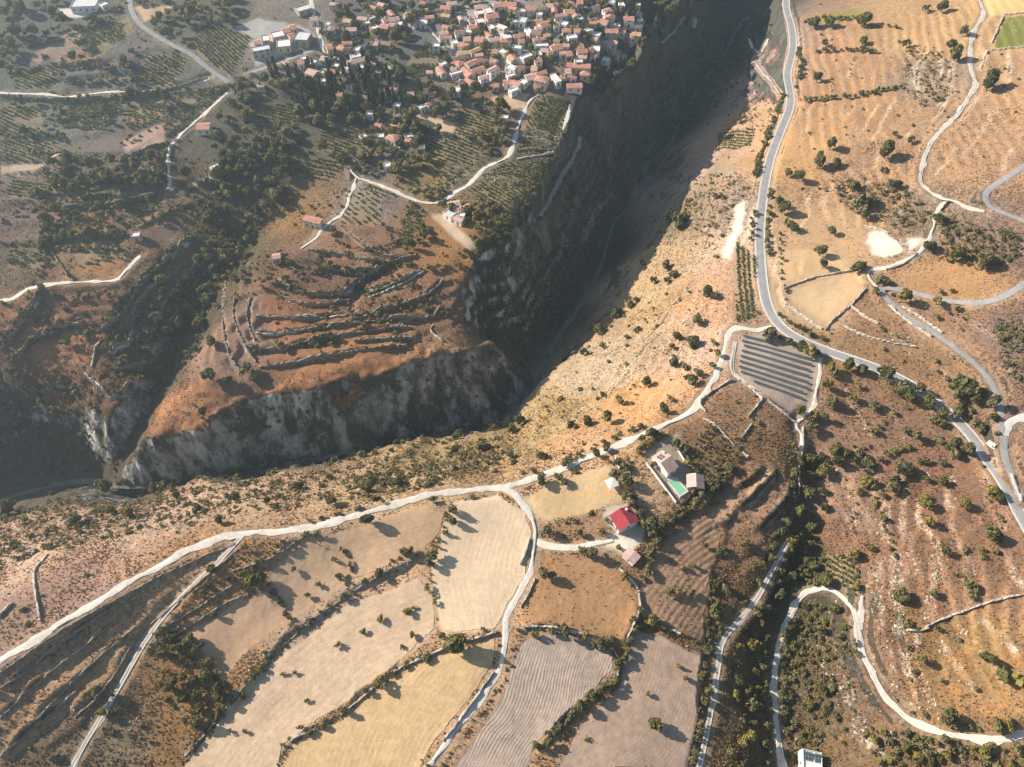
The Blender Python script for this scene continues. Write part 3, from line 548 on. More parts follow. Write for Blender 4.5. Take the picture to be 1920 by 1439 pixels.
for pts, colr, sc in FIELDS:
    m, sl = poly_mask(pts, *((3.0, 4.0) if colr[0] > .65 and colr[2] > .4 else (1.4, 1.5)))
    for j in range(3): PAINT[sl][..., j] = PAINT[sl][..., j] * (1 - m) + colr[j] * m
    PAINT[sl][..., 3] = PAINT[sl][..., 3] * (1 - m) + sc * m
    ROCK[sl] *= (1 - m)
NOGROW = ROADMASK.copy()
for pts, colr, sc in FIELDS:
    if sc < .3:
        m, sl = poly_mask(pts); NOGROW[sl] = np.maximum(NOGROW[sl], m)
for v in VINES:
    m, sl = poly_mask(v[0]); g = (.26, .20, .12)
    for j in range(3): PAINT[sl][..., j] = PAINT[sl][..., j] * (1 - .6 * m) + g[j] * .6 * m
    PAINT[sl][..., 3] *= (1 - m)
    NOGROW[sl] = np.maximum(NOGROW[sl], m)
# pale verge along the roads
rv = np.clip(blur(ROADMASK, 2, 2) * 1.4, 0, 1) * np.clip(.5 + fbm(XG, YG, 6, 71, 3), 0, 1) * .55
for j, c in enumerate((.50, .42, .32)): PAINT[..., j] = PAINT[..., j] * (1 - rv) + c * rv
print('landform', round(time.time() - T0, 1))
# ------------------------------------------------------------------ materials
def new_mat(name):
    m = bpy.data.materials.new(name); m.use_nodes = True
    nt = m.node_tree; nt.nodes.clear()
    o = nt.nodes.new("ShaderNodeOutputMaterial"); b = nt.nodes.new("ShaderNodeBsdfPrincipled")
    b.inputs["Roughness"].default_value = .9
    b.inputs["Specular IOR Level"].default_value = .15
    nt.links.new(b.outputs[0], o.inputs["Surface"])
    return m, nt, b
def nd(nt, t, **kw):
    n = nt.nodes.new("ShaderNode" + t)
    for k, v in kw.items():
        if hasattr(n, k): setattr(n, k, v)
        else: n.inputs[k.replace('_', ' ')].default_value = v
    return n
def mathn(nt, op, a, b=None, c=None, clamp=False):
    n = nt.nodes.new("ShaderNodeMath"); n.operation = op; n.use_clamp = clamp
    for i, x in enumerate((a, b, c)):
        if x is None: continue
        if isinstance(x, (int, float)): n.inputs[i].default_value = x
        else: nt.links.new(x, n.inputs[i])
    return n.outputs[0]
def maprange(nt, v, a, b, c, d):
    n = nt.nodes.new("ShaderNodeMapRange"); n.clamp = True
    nt.links.new(v, n.inputs[0])
    for i, x in enumerate((a, b, c, d)): n.inputs[i + 1].default_value = x
    return n.outputs[0]
def mixc(nt, fac, a, b, mode='MIX'):
    n = nt.nodes.new("ShaderNodeMix"); n.data_type = 'RGBA'; n.blend_type = mode
    for sock, x in ((n.inputs[0], fac), (n.inputs[6], a), (n.inputs[7], b)):
        if isinstance(x, (int, float)): sock.default_value = x
        elif isinstance(x, tuple): sock.default_value = x if len(x) == 4 else (*x, 1)
        else: nt.links.new(x, sock)
    return n.outputs[2]
def noise(nt, co, scale, detail=4, rough=.55):
    n = nt.nodes.new("ShaderNodeTexNoise")
    n.inputs["Scale"].default_value = scale; n.inputs["Detail"].default_value = detail; n.inputs["Roughness"].default_value = rough
    if co is not None: nt.links.new(co, n.inputs["Vector"])
    return n.outputs["Fac"]
def scaled(nt, co, s):
    n = nt.nodes.new("ShaderNodeMapping"); n.inputs["Scale"].default_value = s
    nt.links.new(co, n.inputs["Vector"]); return n.outputs[0]

def bump(nt, b, h, dist, strength=1.0):
    n = nt.nodes.new("ShaderNodeBump"); n.inputs["Distance"].default_value = dist; n.inputs["Strength"].default_value = strength
    nt.links.new(h, n.inputs["Height"]); nt.links.new(n.outputs[0], b.inputs["Normal"])

def ground_material():
    m, nt, b = new_mat("dry_ground")
    co = nd(nt, "NewGeometry")
    pos = co.outputs["Position"]
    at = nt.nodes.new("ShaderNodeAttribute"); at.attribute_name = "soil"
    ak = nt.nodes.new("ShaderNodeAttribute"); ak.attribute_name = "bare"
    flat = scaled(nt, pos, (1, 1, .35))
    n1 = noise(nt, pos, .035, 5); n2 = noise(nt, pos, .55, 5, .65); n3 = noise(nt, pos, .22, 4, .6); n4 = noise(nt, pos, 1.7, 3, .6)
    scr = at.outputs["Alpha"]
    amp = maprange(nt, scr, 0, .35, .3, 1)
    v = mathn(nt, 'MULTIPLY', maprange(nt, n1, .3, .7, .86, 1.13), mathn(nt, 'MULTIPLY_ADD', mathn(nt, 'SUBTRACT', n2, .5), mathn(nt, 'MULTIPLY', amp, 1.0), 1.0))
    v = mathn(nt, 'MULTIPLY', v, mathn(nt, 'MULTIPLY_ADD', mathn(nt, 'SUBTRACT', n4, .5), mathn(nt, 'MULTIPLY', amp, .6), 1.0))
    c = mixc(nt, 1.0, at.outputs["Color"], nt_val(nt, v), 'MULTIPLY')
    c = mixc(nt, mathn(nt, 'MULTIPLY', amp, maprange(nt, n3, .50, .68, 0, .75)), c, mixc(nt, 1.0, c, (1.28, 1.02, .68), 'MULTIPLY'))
    g1 = noise(nt, pos, 1.05, 3, .7)
    c = mixc(nt, mathn(nt, 'MULTIPLY', maprange(nt, scr, .08, .3, 0, .8), maprange(nt, g1, .50, .62, 0, 1)), c, mixc(nt, .62, c, (.07, .05, .03)))
    # low dead scrub and tufts: dark specks where the ground is unworked
    t = mathn(nt, 'MULTIPLY', maprange(nt, noise(nt, pos, .33, 5, .7), .55, .64, 0, 1), scr)
    c = mixc(nt, mathn(nt, 'MULTIPLY', t, .32), c, (.15, .125, .06))
    t2 = mathn(nt, 'MULTIPLY', maprange(nt, noise(nt, flat, .16, 5, .7), .58, .70, 0, 1), scr)
    c = mixc(nt, mathn(nt, 'MULTIPLY', t2, .75), c, mixc(nt, 1.0, c, (1.42, 1.48, 1.55), 'MULTIPLY'))
    # rock where the ground is steep or bare
    sx = nt.nodes.new("ShaderNodeSeparateXYZ"); nt.links.new(co.outputs["Normal"], sx.inputs[0])
    st = maprange(nt, mathn(nt, 'ADD', sx.outputs[2], mathn(nt, 'MULTIPLY', mathn(nt, 'SUBTRACT', n2, .5), .5)), .70, .52, 0, 1)
    streak = scaled(nt, pos, (1, 1, .3))
    r1 = noise(nt, streak, .11, 8, .7); r0 = noise(nt, pos, .013, 3); r2 = noise(nt, streak, .5, 5, .65)
    lx = nt.nodes.new("ShaderNodeSeparateXYZ"); nt.links.new(pos, lx.inputs[0])
    lime = maprange(nt, lx.outputs[0], 30, -10, .12, 1)      # pale limestone in the lower gorge, darker overgrown rock further up
    rc = mixc(nt, mathn(nt, 'MULTIPLY', maprange(nt, r1, .46, .59, 0, 1), mathn(nt, 'MULTIPLY', maprange(nt, r0, .38, .52, .45, 1), lime)), (.075, .078, .06), (.78, .76, .70))
    rc = mixc(nt, maprange(nt, r2, .35, .65, 0, .55), rc, (.10, .10, .075))
    c = mixc(nt, st, c, rc)
    bare = mathn(nt, 'MULTIPLY', ak.outputs["Fac"], maprange(nt, noise(nt, pos, .8, 4, .7), .42, .58, .0, .9))
    pale = mixc(nt, maprange(nt, r2, .3, .7, 0, 1), (.55, .46, .36), (.80, .73, .63))
    c = mixc(nt, bare, c, pale)
    nt.links.new(c, b.inputs["Base Color"])
    h = mathn(nt, 'ADD', mathn(nt, 'MULTIPLY', n2, mathn(nt, 'MULTIPLY', amp, .6)), mathn(nt, 'MULTIPLY', t, .5))
    h = mathn(nt, 'ADD', h, mathn(nt, 'MULTIPLY', mathn(nt, 'MULTIPLY', r1, st), 6.0))
    h = mathn(nt, 'ADD', h, mathn(nt, 'MULTIPLY', n4, .12))
    bump(nt, b, h, .6)
    b.inputs["Roughness"].default_value = 1.0; b.inputs["Specular IOR Level"].default_value = .05
    return m
def nt_val(nt, v):
    n = nt.nodes.new("ShaderNodeCombineColor")
    for i in range(3): nt.links.new(v, n.inputs[i])
    return n.outputs[0]

def rough_mat(name, c1, c2, scale=.5, bumpd=.1, detail=5, coord='geo', spec=.1, rough=.95, stretch=(1, 1, 1)):
    m, nt, b = new_mat(name)
    if coord == 'geo': pos = nd(nt, "NewGeometry").outputs["Position"]
    else: pos = nd(nt, "TexCoord").outputs["Object"]
    if stretch != (1, 1, 1): pos = scaled(nt, pos, stretch)
    n1 = noise(nt, pos, scale, detail, .62); n2 = noise(nt, pos, scale * 5.3, 3)
    c = mixc(nt, maprange(nt, n1, .32, .68, 0, 1), c1, c2)
    c = mixc(nt, .35, c, nt_val(nt, maprange(nt, n2, .3, .7, .6, 1.35)), 'MULTIPLY')
    nt.links.new(c, b.inputs["Base Color"])
    b.inputs["Roughness"].default_value = rough; b.inputs["Specular IOR Level"].default_value = spec
    if bumpd: bump(nt, b, mathn(nt, 'ADD', n1, mathn(nt, 'MULTIPLY', n2, .5)), bumpd)
    return m
def leaf_mat(name, c1, c2, c3):
    """foliage: colour differs from tree to tree and from leaf cluster to leaf cluster"""
    m, nt, b = new_mat(name)
    oi = nd(nt, "ObjectInfo"); pos = nd(nt, "NewGeometry").outputs["Position"]
    rnd = mathn(nt, 'FRACT', mathn(nt, 'ADD', oi.outputs["Random"], mathn(nt, 'MULTIPLY', noise(nt, pos, .11, 2), 1.7)))
    c = mixc(nt, rnd, c1, c2)
    c = mixc(nt, maprange(nt, noise(nt, pos, .9, 3), .45, .68, 0, .8), c, c3)
    c = mixc(nt, .5, c, nt_val(nt, maprange(nt, noise(nt, pos, 3.0, 2), .3, .7, .65, 1.4)), 'MULTIPLY')
    nt.links.new(c, b.inputs["Base Color"])
    b.inputs["Roughness"].default_value = .75; b.inputs["Specular IOR Level"].default_value = .2
    tr = nt.nodes.new("ShaderNodeBsdfTranslucent"); nt.links.new(c, tr.inputs[0])
    mx = nt.nodes.new("ShaderNodeMixShader"); mx.inputs[0].default_value = .32
    out = [n for n in nt.nodes if n.type == 'OUTPUT_MATERIAL'][0]
    nt.links.new(b.outputs[0], mx.inputs[1]); nt.links.new(tr.outputs[0], mx.inputs[2]); nt.links.new(mx.outputs[0], out.inputs["Surface"])
    return m
M = {
 'ground': ground_material(),
 'asphalt': rough_mat("worn_asphalt", (.29, .285, .28), (.39, .38, .37), .25, .03),
 'dirt': rough_mat("pale_dirt", (.56, .50, .42), (.76, .70, .61), .22, .12),
 'gravel': rough_mat("gravel", (.56, .52, .46), (.70, .66, .60), .3, .1),
 'grey_dirt': rough_mat("grey_dirt", (.34, .31, .27), (.47, .43, .38), .3, .15),
 'rut': rough_mat("worn_wheel_track", (.55, .50, .43), (.70, .65, .57), .5, .04),
 'concrete': rough_mat("concrete", (.52, .50, .46), (.64, .62, .58), .3, .05),
 'plough': rough_mat("ploughed_soil", (.31, .245, .20), (.43, .345, .28), .35, .12),
 'till': rough_mat("tilled_soil", (.30, .22, .165), (.42, .31, .235), .4, .12),
 'stone': rough_mat("dry_stone", (.36, .32, .26), (.66, .60, .51), 1.2, .25),
 'oldstone': rough_mat("weathered_terrace_stone", (.17, .145, .11), (.36, .315, .25), .7, .25),
 'kerb': rough_mat("kerb_concrete", (.60, .58, .53), (.74, .71, .66), .6, .03),
 'line': rough_mat("road_paint", (.72, .72, .70), (.80, .80, .78), 1.0, 0),
 'stream': rough_mat("stream_bed", (.10, .105, .095), (.19, .20, .18), .3, .15),
 'olive': leaf_mat("olive_leaves", (.165, .16, .072), (.25, .225, .105), (.28, .245, .12)),
 'broad': leaf_mat("broad_leaves", (.10, .11, .042), (.18, .17, .062), (.235, .205, .078)),
 'cyp': leaf_mat("cypress_leaves", (.05, .07, .035), (.075, .09, .045), (.09, .10, .05)),
 'gold': leaf_mat("yellowing_leaves", (.22, .20, .05), (.31, .26, .08), (.34, .27, .085)),
 'scrub': leaf_mat("scrub_leaves", (.19, .175, .08), (.27, .225, .11), (.23, .195, .085)),
 'vine': leaf_mat("vine_leaves", (.085, .12, .035), (.12, .14, .045), (.19, .17, .06)),
 'bark': rough_mat("bark", (.10, .08, .06), (.19, .16, .12), 2.0, .05),
}

# ------------------------------------------------------------------ object helpers
def obj(name, mesh, mat=None, parent=None):
    o = bpy.data.objects.new(name, mesh); COL.objects.link(o)
    if mat is not None and not mesh.materials: mesh.materials.append(mat)
    if parent is not None: o.parent = parent
    return o
def empty(name, loc, rz=0.0):
    o = bpy.data.objects.new(name, None); COL.objects.link(o)
    o.empty_display_size = .5; o.location = loc; o.rotation_euler = (0, 0, rz); return o
def tag(o, label=None, cat=None, group=None, kind=None):
    if label: o['label'] = label
    if cat: o['category'] = cat
    if group: o['group'] = group
    if kind: o['kind'] = kind
    return o
def pymesh(name, verts, faces, smooth=False):
    me = bpy.data.meshes.new(name); me.from_pydata([tuple(map(float, v)) for v in verts], [], [tuple(map(int, f)) for f in faces]); me.update()
    if smooth: me.polygons.foreach_set('use_smooth', [True] * len(me.polygons))
    return me
def npmesh(name, verts, quads, smooth=False):
    """fast mesh from arrays: quads (n,4) or triangles (n,3)"""
    verts = np.asarray(verts, np.float32); quads = np.asarray(quads, np.int32)
    n, k = quads.shape
    me = bpy.data.meshes.new(name)
    me.vertices.add(len(verts)); me.vertices.foreach_set('co', verts.ravel())
    me.loops.add(n * k); me.loops.foreach_set('vertex_index', quads.ravel())
    me.polygons.add(n); me.polygons.foreach_set('loop_start', np.arange(0, n * k, k, dtype=np.int32))
    me.polygons.foreach_set('use_smooth', np.full(n, smooth))
    me.update(calc_edges=True); return me

# ------------------------------------------------------------------ the ground sheet, fine in view and stretching to the horizon
def ground_sheet():
    ys = [-60.0]
    while ys[-1] < 770: ys.append(ys[-1] + .60 + .0011 * (ys[-1] + 60))
    lo = [-60.0]; s = 2.0
    while lo[-1] > -5000: lo.append(lo[-1] - s); s *= 1.3
    s = 2.0
    while ys[-1] < 7000: ys.append(ys[-1] + s); s *= 1.25
    ys = np.array(lo[:0:-1] + ys)
    us = list(np.linspace(-1, 1, 900)); s = .006
    ext = []
    u = 1.0
    while u < 14: u += s; s *= 1.3; ext.append(u)
    us = np.array([-e for e in ext[::-1]] + us + ext)
    wy = 215 + .45 * np.clip(ys, -60, 770)
    X = us[None, :] * wy[:, None]; Y = np.repeat(ys[:, None], len(us), 1)
    Zz = samp(HG, X, Y)
    out = np.maximum(np.maximum(np.abs(X) - 540, 0), np.maximum(np.maximum(Y - 800, -60 - Y), 0))
    Zz = Zz + np.clip(out / 900, 0, 1) * (fbm(X, Y, 900, 81, 4) * 90 + 40)
    near = out <= 0
    det = fbm(X, Y, 3.4, 91, 3) * .14
    Zz = Zz + np.where(near, det * (1 - np.clip(samp(ROADMASK, X, Y) * 2, 0, 1)), 0)
    nr, nc = X.shape
    idx = np.arange(nr * nc).reshape(nr, nc)
    q = np.stack([idx[:-1, :-1], idx[:-1, 1:], idx[1:, 1:], idx[1:, :-1]], -1).reshape(-1, 4)
    me = npmesh("ground", np.stack([X, Y, Zz], -1).reshape(-1, 3), q, True)
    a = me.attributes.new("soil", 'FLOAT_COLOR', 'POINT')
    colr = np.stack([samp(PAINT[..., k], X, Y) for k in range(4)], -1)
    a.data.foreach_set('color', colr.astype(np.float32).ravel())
    r = me.attributes.new("bare", 'FLOAT', 'POINT')
    r.data.foreach_set('value', samp(ROCK, X, Y).astype(np.float32).ravel())
    tag(obj("terrain", me, M['ground']), kind='structure', label='dry terraced hills cut by a deep shaded gorge')
ground_sheet()

def strip(P, wid, lift=.1, cross=3, wob=0.0, seed=0):
    """ribbon along a 3-D line"""
    d = np.gradient(P[:, :2], axis=0); d /= np.maximum(np.hypot(d[:, 0], d[:, 1]), 1e-6)[:, None]
    n = np.stack([-d[:, 1], d[:, 0]], 1)
    r = np.random.default_rng(seed)
    vs = []
    for k in range(cross):
        o = (k / (cross - 1) - .5) * wid
        e = vnoise(P[:, 0] / 7 + seed, P[:, 1] / 7, 3) * .22 * wid * (1 if o > 0 else -1) * (wob > 0)
        if wob and k in (0, cross - 1):
            e = e + np.convolve(r.normal(0, wob, len(P) + 2), np.ones(3) / 3, 'valid') - .1 * wid * (1 if o > 0 else -1)
        vs.append(np.column_stack([P[:, 0] + n[:, 0] * (o + e), P[:, 1] + n[:, 1] * (o + e), P[:, 2] + lift + (.06 if 0 < k < cross - 1 else 0)]))
    A = np.stack(vs, 1); m = len(P)
    idx = np.arange(m * cross).reshape(m, cross)
    q = np.stack([idx[:-1, :-1], idx[1:, :-1], idx[1:, 1:], idx[:-1, 1:]], -1).reshape(-1, 4)[:, ::-1]
    return A.reshape(-1, 3), q
RL = {'main_road':'grey asphalt main road winding along the gorge rim','dirt_road':'pale dirt road running along the near rim'}
zl = 0.0
for name, (P, wid, surf) in ROADLINES.items():
    P = resample(P, 2.0, False)
    P[:, 2] = np.maximum(P[:, 2], samp(HG, P[:, 0], P[:, 1]))
    v, q = strip(P, wid, .10 + zl, 5, .0 if surf == 'asphalt' else .8, len(P)); zl = (zl + .012) % .06
    o = tag(obj(name, npmesh(name, v, q, True), M[surf]), kind='structure')
    if name in RL: o['label'] = RL[name]
    if name in ('valley_track', 'gully_track', 'farm_track', 'orchard_lane', 'hill_track'):
        d = np.gradient(P[:, :2], axis=0); d /= np.maximum(np.hypot(d[:, 0], d[:, 1]), 1e-6)[:, None]
        for sgn in (-1, 1):
            Q = P.copy(); Q[:, 0] -= d[:, 1] * sgn * .62; Q[:, 1] += d[:, 0] * sgn * .62
            v, q = strip(Q, .5, .215 + zl, 2, .12, 5)
            obj('wheel_track', npmesh('wheel_track', v, q, True), M['rut'], o)
    if name == 'main_road':
        for sgn in (-1, 1):
            d = np.gradient(P[:, :2], axis=0); d /= np.hypot(d[:, 0], d[:, 1])[:, None]
            Q = P.copy(); Q[:, 0] -= d[:, 1] * sgn * (wid / 2 - .25); Q[:, 1] += d[:, 0] * sgn * (wid / 2 - .25)
            v, q = strip(Q, .14, .20 + zl + .05, 2)
            obj('edge_line', npmesh('edge_line', v, q), M['line'], o)
            Q = P.copy(); Q[:, 0] -= d[:, 1] * sgn * (wid / 2 + .42); Q[:, 1] += d[:, 0] * sgn * (wid / 2 + .42)
            v, q = strip(Q, .75, .14, 3)
            obj('concrete_gutter', npmesh('concrete_gutter', v, q, True), M['kerb'], o)
# stream bed in the gorge
a = np.array(LINES['river'][:-1], float)
sx, sy = unproj(a[:, 0], a[:, 1], a[:, 2]); SL = resample(np.stack([sx, sy], 1), 2.5)
SLz = samp(HG, SL[:, 0], SL[:, 1]); SLz = np.convolve(np.pad(SLz, 3, mode='edge'), np.ones(7) / 7, 'valid')
v, q = strip(np.column_stack([SL, np.maximum(SLz, samp(HG, SL[:, 0], SL[:, 1])) + .15]), 3.2, .1, 3, .5)
tag(obj('stream_bed', npmesh('stream_bed', v, q, True), M['stream']), kind='structure')
print('ground', round(time.time() - T0, 1))
# ------------------------------------------------------------------ ploughed fields: real furrows that follow the field's curved edge
def furrow_field(name, pts, edge, space, amp, mat, label, step=.36):
    P = poly_world(pts); E = resample(poly_world(edge), 2.0)
    xs = np.arange(P[:, 0].min(), P[:, 0].max(), step); ys = np.arange(P[:, 1].min(), P[:, 1].max(), step)
    X, Y = np.meshgrid(xs, ys)
    ins = np.zeros(X.shape, bool)
    wx = X + fbm(X, Y, 7, 13, 2) * 1.0; wy = Y + fbm(X, Y, 7, 19, 2) * 1.0
    for i in range(len(P)):
        xa, ya = P[i]; xb, yb = P[(i + 1) % len(P)]
        if abs(yb - ya) > 1e-9: ins ^= ((ya > wy) != (yb > wy)) & (wx < (xb - xa) * (wy - ya) / (yb - ya) + xa)
    d, _, al, L = dist_line(E, X, Y)
    d = d + fbm(X, Y, 14, 23, 3) * 1.1
    z = samp(HG, X, Y) + .16 + amp * np.sin(2 * np.pi * d / space) * np.clip(.8 + .9 * fbm(X, Y, 10, 29, 3), .1, 1.6) + fbm(X, Y, 1.1, 31, 2) * amp * .55
    idx = np.arange(X.size).reshape(X.shape)
    q = np.stack([idx[:-1, :-1], idx[:-1, 1:], idx[1:, 1:], idx[1:, :-1]], -1)
    ok = ins[:-1, :-1] & ins[1:, 1:] & ins[:-1, 1:] & ins[1:, :-1]
    q = q[ok]
    use = np.unique(q); remap = np.full(X.size, -1); remap[use] = np.arange(len(use))
    vv = np.stack([X, Y, z], -1).reshape(-1, 3)[use]
    tag(obj(name, npmesh(name, vv, remap[q], True), mat), kind='structure', label=label)
furrow_field('ploughed_field', PLOUGH, [(846,1470),(900,1370),(945,1300),(968,1225),(985,1180)], 1.08, .06, M['plough'], 'grey ploughed field with curving furrows beside the field road', .27)
furrow_field('tilled_field', BROWN, [(1030,1470),(1090,1352),(1160,1290),(1185,1215),(1200,1160)], 1.25, .02, M['till'], 'brown tilled field right of the ploughed field', .4)

M['stub'] = rough_mat("stubble", (.60, .455, .30), (.70, .55, .38), .45, .09, 9)
M['straw'] = rough_mat("golden_stubble", (.45, .31, .165), (.59, .42, .24), .4, .10, 9)
M['pinksoil'] = rough_mat("pale_pink_soil", (.47, .345, .23), (.60, .455, .315), .4, .10, 9)
M['tansoil'] = rough_mat("tan_soil", (.43, .285, .175), (.53, .37, .24), .4, .10, 9)
furrow_field('stubble_field', FIELDS[7][0], [(830,1200),(812,1130),(806,1060),(845,940)], 2.1, .018, M['stub'], 'palest stubble field left of the field road', .45)
furrow_field('golden_field', FIELDS[12][0], [(785,1460),(815,1390),(880,1310),(930,1230)], 1.9, .02, M['straw'], 'golden stubble field at the bottom left of the field road', .45)
furrow_field('pale_field', FIELDS[11][0], [(330,1460),(425,1325),(520,1235),(650,1135),(790,1082)], 2.3, .018, M['pinksoil'], 'long pale pinkish field dotted with young trees', .45)
furrow_field('tan_field', FIELDS[8][0], [(600,1012),(700,977),(800,948)], 2.0, .018, M['tansoil'], 'tan field under the dirt road', .45)
M['ridge'] = rough_mat("ridged_brown_soil", (.24, .15, .095), (.36, .235, .15), .4, .2)
furrow_field('striped_field', [(1183,1092),(1250,1014),(1328,964),(1356,1000),(1330,1090),(1318,1205),(1202,1158)], [(1175,1100),(1250,1005),(1335,950)], 2.3, .11, M['ridge'], 'rough brown striped field below the villa wall', .42)
# ------------------------------------------------------------------ dry stone walls
class MB:
    def __init__(s): s.v = []; s.f = []
    def quad(s, *p):
        n = len(s.v); s.v += [tuple(x) for x in p]; s.f.append(tuple(range(n, n + len(p)))); return s
    def box(s, x0, x1, y0, y1, z0, z1):
        n = len(s.v)
        s.v += [(x, y, z) for z in (z0, z1) for y in (y0, y1) for x in (x0, x1)]
        s.f += [tuple(n + i for i in f) for f in ((0, 2, 3, 1), (4, 5, 7, 6), (0, 1, 5, 4), (2, 6, 7, 3), (0, 4, 6, 2), (1, 3, 7, 5))]; return s
    def cyl(s, x, y, z0, z1, r0, r1, n=8):
        k = len(s.v)
        for z, r in ((z0, r0), (z1, r1)):
            s.v += [(x + r * math.cos(2 * math.pi * i / n), y + r * math.sin(2 * math.pi * i / n), z) for i in range(n)]
        s.f += [(k + i, k + (i + 1) % n, k + n + (i + 1) % n, k + n + i) for i in range(n)]
        s.f += [tuple(k + n + i for i in range(n)), tuple(k + n - 1 - i for i in range(n))]; return s
    def build(s, name, mat, parent=None, smooth=False): return obj(name, pymesh(name, s.v, s.f, smooth), mat, parent)

def stone_wall(pts, label, h=1.0, w=.7, white=False, seed=1, deep=.6):
    P = resample(poly_world(pts), 1.1, len(pts) > 2)
    if len(P) < 2: return
    r = np.random.default_rng(seed)
    d = np.gradient(P, axis=0); d /= np.maximum(np.hypot(d[:, 0], d[:, 1]), 1e-6)[:, None]
    n = np.stack([-d[:, 1], d[:, 0]], 1)
    z = samp(HG, P[:, 0], P[:, 1]); j = 0 if white else 1
    rows = []
    hh = h * (1 + j * r.normal(0, .16, len(P)))
    if not white: hh *= np.clip(.55 + .8 * (vnoise(P[:, 0] / 5, P[:, 1] / 5, seed) + .2), .35, 1.2)
    for side, up_ in ((-1, 0), (-.8, 1), (.8, 1), (1, 0)):
        e = r.normal(0, .12 * j, len(P))
        rows.append(np.column_stack([P + n * (side * w / 2 + e)[:, None], z + (hh + r.normal(0, .08 * j, len(P)) if up_ else -deep)]))
    A = np.stack(rows, 1); m = len(P); idx = np.arange(m * 4).reshape(m, 4)
    q = np.stack([idx[:-1, :-1], idx[:-1, 1:], idx[1:, 1:], idx[1:, :-1]], -1).reshape(-1, 4)
    q = np.vstack([q, [idx[0, ::-1]], [idx[-1]]])
    x0, y0, z0 = P[len(P) // 2][0], P[len(P) // 2][1], z[len(P) // 2]
    o = obj('garden_wall' if white else 'stone_wall', npmesh('stone_wall', A.reshape(-1, 3) - (x0, y0, z0), q), M['kerb'] if white else (M['stone'] if label else M['oldstone']))
    o.location = (x0, y0, z0)
    if label: tag(o, label, 'wall', 'garden walls of the villa' if white else 'dry stone walls between the fields')
    return o, float(x0), float(y0), float(z0)
WALLS = [
 ([(90,1040),(66,1072),(66,1100),(72,1135),(76,1165)],'pale stone wall curving down to the dirt road at far left'),([(-10,1165),(25,1131)],'short stone wall at the left edge above the dirt road'),
 ([(1622,543),(1592,575),(1562,600),(1546,620)],'long stone wall dropping from the quarry track to the main road'),([(1595,575),(1625,597),(1646,608)],'thin stone wall branching right off the long wall'),
 ([(1580,610),(1600,622),(1640,637),(1715,652)],'broken stone wall lying across the brown field above the main road'),([(1468,542),(1500,530),(1540,518),(1600,508)],'thin stone wall between the two golden fields right of the main road'),
 ([(1402,782),(1430,748)],'straight stone wall stub below the solar panel field'),([(1390,822),(1408,796)],'shorter stone wall stub left of the brown walled field'),
 ([(1376,712),(1400,722),(1418,738),(1428,750)],'stone wall bordering the lane under the solar panels'),([(1438,752),(1465,772),(1492,794)],'stone wall running down right of the brown walled field'),
 ([(1322,772),(1312,755),(1330,738),(1355,722),(1372,712)],'stone wall on the corner above the villa orchard'),([(1318,785),(1345,803),(1372,832),(1402,858)],'stone wall on the right border of the villa orchard'),
 ([(1505,800),(1504,840),(1498,872),(1497,930)],'stone wall along the dark gully edge below the lane'),([(830,1217),(795,1233),(762,1247),(735,1262)],'stone wall left of the big dark tree between pale fields'),
 ([(700,1290),(680,1308),(660,1325),(640,1340)],'stone wall in the middle of the bushes between pale fields'),([(545,1392),(555,1382),(590,1370)],'curved stone wall end at the lower pale field corner'),
 ([(868,1200),(900,1195),(930,1186)],'stone wall right of the big dark tree'),([(1734,1176),(1770,1160),(1810,1146),(1860,1128),(1915,1116)],'thin stone wall across the terraces at far right'),
 ([(1700,1182),(1725,1184),(1738,1178)],'short low stone wall on the right terraces'),([(1858,82),(1868,60),(1880,32)],'stone wall on the left of the small green field'),([(1880,30),(1905,27),(1930,24)],'stone wall along the top of the small green field'),
 ([(1858,95),(1890,92),(1930,88)],'stone wall along the foot of the small green field'),([(1850,96),(1838,130)],'rubble wall falling away below the small green field'),([(1775,378),(1762,395)],'short stone wall by the quarry track start'),
 ([(985,1176),(1030,1176),(1070,1184),(1105,1196),(1140,1212)],'retaining stone wall along the top of the ploughed field'),([(1146,1215),(1160,1240),(1157,1268)],'stone wall on the right shoulder of the ploughed field'),
 ([(1172,1208),(1188,1170),(1199,1143),(1197,1108)],'stone wall on the right border of the orange field'),([(1160,1066),(1180,1085),(1195,1105)],'stone wall stepping down from the small pink shed'),
 ([(1240,1176),(1262,1184),(1275,1190)],'short stone wall at the top of the tilled field'),([(1660,506),(1690,497),(1720,475)],'rubble wall on the outer edge of the quarry'),([(1620,425),(1645,432),(1665,438)],'stone bank behind the white quarry floor'),
 ([(975,1060),(988,1030),(992,1010)],'low field wall between the stubble field and the road'),([(1003,1085),(990,1115),(975,1140)],'low stone wall right of the field road bend'),([(925,1260),(880,1325),(830,1390)],'rubble wall left of the field road'),
 ([(1665,572),(1700,602),(1745,632)],'kerbside stone wall left of the side road'),([(1690,575),(1730,600),(1765,625)],'kerbside stone wall right of the side road'),([(1480,575),(1500,590),(1540,618)],'white rubble wall along the bend of the main road'),
 ([(1895,890),(1900,905),(1915,940)],'white stone wall at the junction on the right edge'),([(1000,262),(1050,282)],'low terrace wall on the cliff top vineyard'),([(970,300),(1045,316)],'lower terrace wall on the cliff top vineyard'),
 ([(690,560),(740,540),(795,510)],'terrace wall slanting across the middle spur'),([(480,626),(520,628),(560,622)],'grey terrace wall low on the spur'),([(545,598),(600,597),(648,593)],'pale terrace wall across the middle of the spur'),
 ([(830,640),(808,622),(812,610)],'curled stone wall at the end of the spur'),([(210,665),(240,648),(250,620)],'curved stone wall on the far left terraces'),([(172,690),(178,660),(190,640)],'thin stone wall up the far left terraces'),([(160,702),(185,722),(205,742)],'pale rubble wall above the left cliff'),
]
